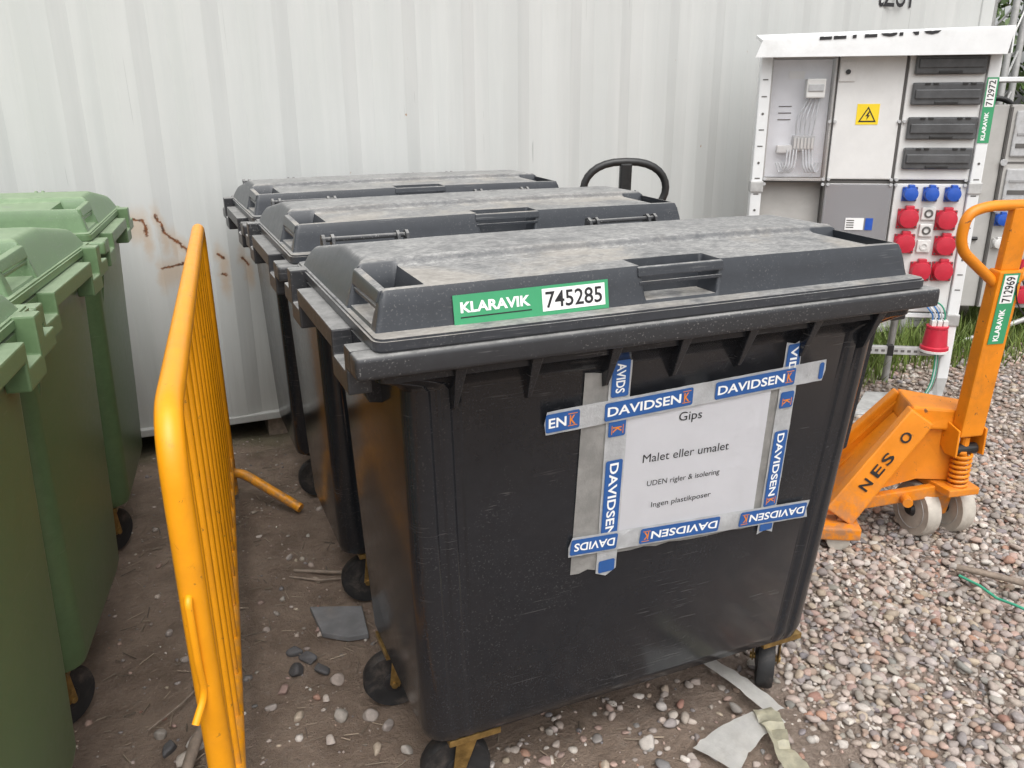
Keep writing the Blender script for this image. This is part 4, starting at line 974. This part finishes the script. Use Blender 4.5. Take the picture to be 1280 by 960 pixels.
def dirt_debris():
    rg = np.random.default_rng(5); n = 700; P = np.stack([rg.uniform(-1.5, .1, n), rg.uniform(-.3, 2.5, n)], 1); a = rg.uniform(0, 6.28, n); L = rg.uniform(.006, .03, n)**1.0; w = rg.uniform(.0008, .002, n)
    d = np.stack([np.cos(a), np.sin(a), rg.normal(0, .08, n)], 1); q = np.stack([-np.sin(a), np.cos(a), np.zeros(n)], 1); z = np.array([gh(x, y) for x, y in P])+.005
    c = np.column_stack([P, z]); A = c-d*L[:, None]; B = c+d*L[:, None]; u = np.array((0, 0, 1.))
    V = np.stack([A-q*w[:, None], A+q*w[:, None], A+u*w[:, None]*1.5, B-q*w[:, None], B+q*w[:, None], B+u*w[:, None]*1.5], 1).reshape(-1, 3)
    i0 = (np.arange(n)*6)[:, None]; F = np.concatenate([i0+np.array(k) for k in ((0, 3, 5), (0, 5, 2), (1, 2, 5), (1, 5, 4), (0, 1, 4), (0, 4, 3))])
    col = np.repeat(np.array((.30, .24, .18))*rg.uniform(.3, 1.3, (n, 1)), 6, 0)
    tag(link('straw_litter', tri_mesh('straw_litter', V, F, col, 'grass')), 'bits of straw and twig scattered on the brown dirt', 'straw', None, 'stuff')
dirt_debris()

# ------------------------------------------------------------------ litter
def ribbon(name, pts, w, mat, label, cat, seed, th=.001, wob=.006):
    rg = random.Random(seed); m = MB(); rows = []
    P = [Vector(p) for p in pts]; Q = []
    for a, b in zip(P, P[1:]):
        for k in range(5): Q.append(a.lerp(b, k/5))
    Q.append(P[-1])
    for i, p in enumerate(Q):
        d = (Q[min(i+1, len(Q)-1)]-Q[max(i-1, 0)]).normalized(); s = Vector((-d.y, d.x, 0))
        ww = w(i/(len(Q)-1)) if callable(w) else w
        row = [m.bm.verts.new(p+s*ww*(j/3-.5)+Vector((rg.uniform(-.002, .002), rg.uniform(-.002, .002), rg.uniform(0, wob)))) for j in range(4)]; rows.append(row)
    for a, b in zip(rows, rows[1:]):
        for j in range(3): m.bm.faces.new((a[j], a[j+1], b[j+1], b[j]))
    bmesh.ops.solidify(m.bm, geom=m.bm.faces[:], thickness=th)
    return tag(m.build(name, mat, None, 0, 40), label, cat)
M['litter'] = simple('litter_plastic', (.72, .71, .68), .45, 0, .08, 30, .3, (.5, .47, .4), .4)
M['litter_yellow'] = simple('yellowed_film', (.60, .57, .44), .4, 0, .2, 30, .3, (.3, .27, .2), .5)
ribbon('plastic_strip', [(.345, .40, .026), (.365, .30, .030), (.385, .19, .034), (.395, .085, .034)], lambda u: .040+.012*u, 'litter', 'long pale plastic strip lying from under the bin onto the gravel', 'litter', 1)
ribbon('torn_sheet', [(.385, .075, .036), (.30, .065, .038), (.22, .045, .034), (.155, .015, .03)], lambda u: .06+.06*u, 'litter', 'torn white plastic sheet lying across the gravel', 'litter', 2)
ribbon('plastic_film', [(.36, .10, .040), (.34, .03, .042), (.31, -.04, .040), (.30, -.12, .036)], lambda u: .05+.01*math.sin(u*9), 'litter_yellow', 'crumpled yellowish plastic film on the gravel', 'litter', 3, .001, .016)
m = MB(); m.prism([(-.61, 1.05, 0), (-.46, .99, 0), (-.475, .84, 0), (-.535, .85, 0), (-.60, .90, 0)], (0, 0, .018)); tag(m.build('stone_slab', 'slate', None, .003), 'flat broken grey slab on the dirt beside the black bins', 'slab')
bpy.data.objects['stone_slab'].location.z = .004
def stick(pts, r, label, mat='wood'):
    tag(MB().tube(pts, r, 7).build('stick' if mat == 'wood' else 'cord', mat, None, 0, 60), label, 'stick' if mat == 'wood' else 'cord')
stick([(-1.0, .46, .03), (-.97, .56, .035), (-.93, .66, .03)], [.013, .015, .012], 'short brown stick lying at the foot of the yellow barrier')
stick([(-.62, 1.30, .012), (-.52, 1.24, .016), (-.43, 1.20, .012)], [.006, .007, .004], 'splintered pale stick on the dirt beside the middle black bin')
stick([(-.64, 1.27, .01), (-.55, 1.20, .014), (-.48, 1.19, .01)], [.004, .005, .003], 'thin pale twig lying beside the splintered stick')
stick([(-1.08, .68, .012), (-1.0, .74, .018), (-.92, .84, .012)], [.003, .003, .002], 'thin twig on the dirt beside the green bins')
stick([(1.40, .40, .035), (1.47, .30, .038), (1.56, .16, .036), (1.62, .08, .034)], .011, 'straight brown stick lying on the gravel')
stick([(1.365, .36, .034), (1.37, .29, .036), (1.36, .22, .034), (1.375, .17, .036), (1.39, .12, .034)], .0045, 'thin green plastic cord lying on the gravel', 'cable_green')
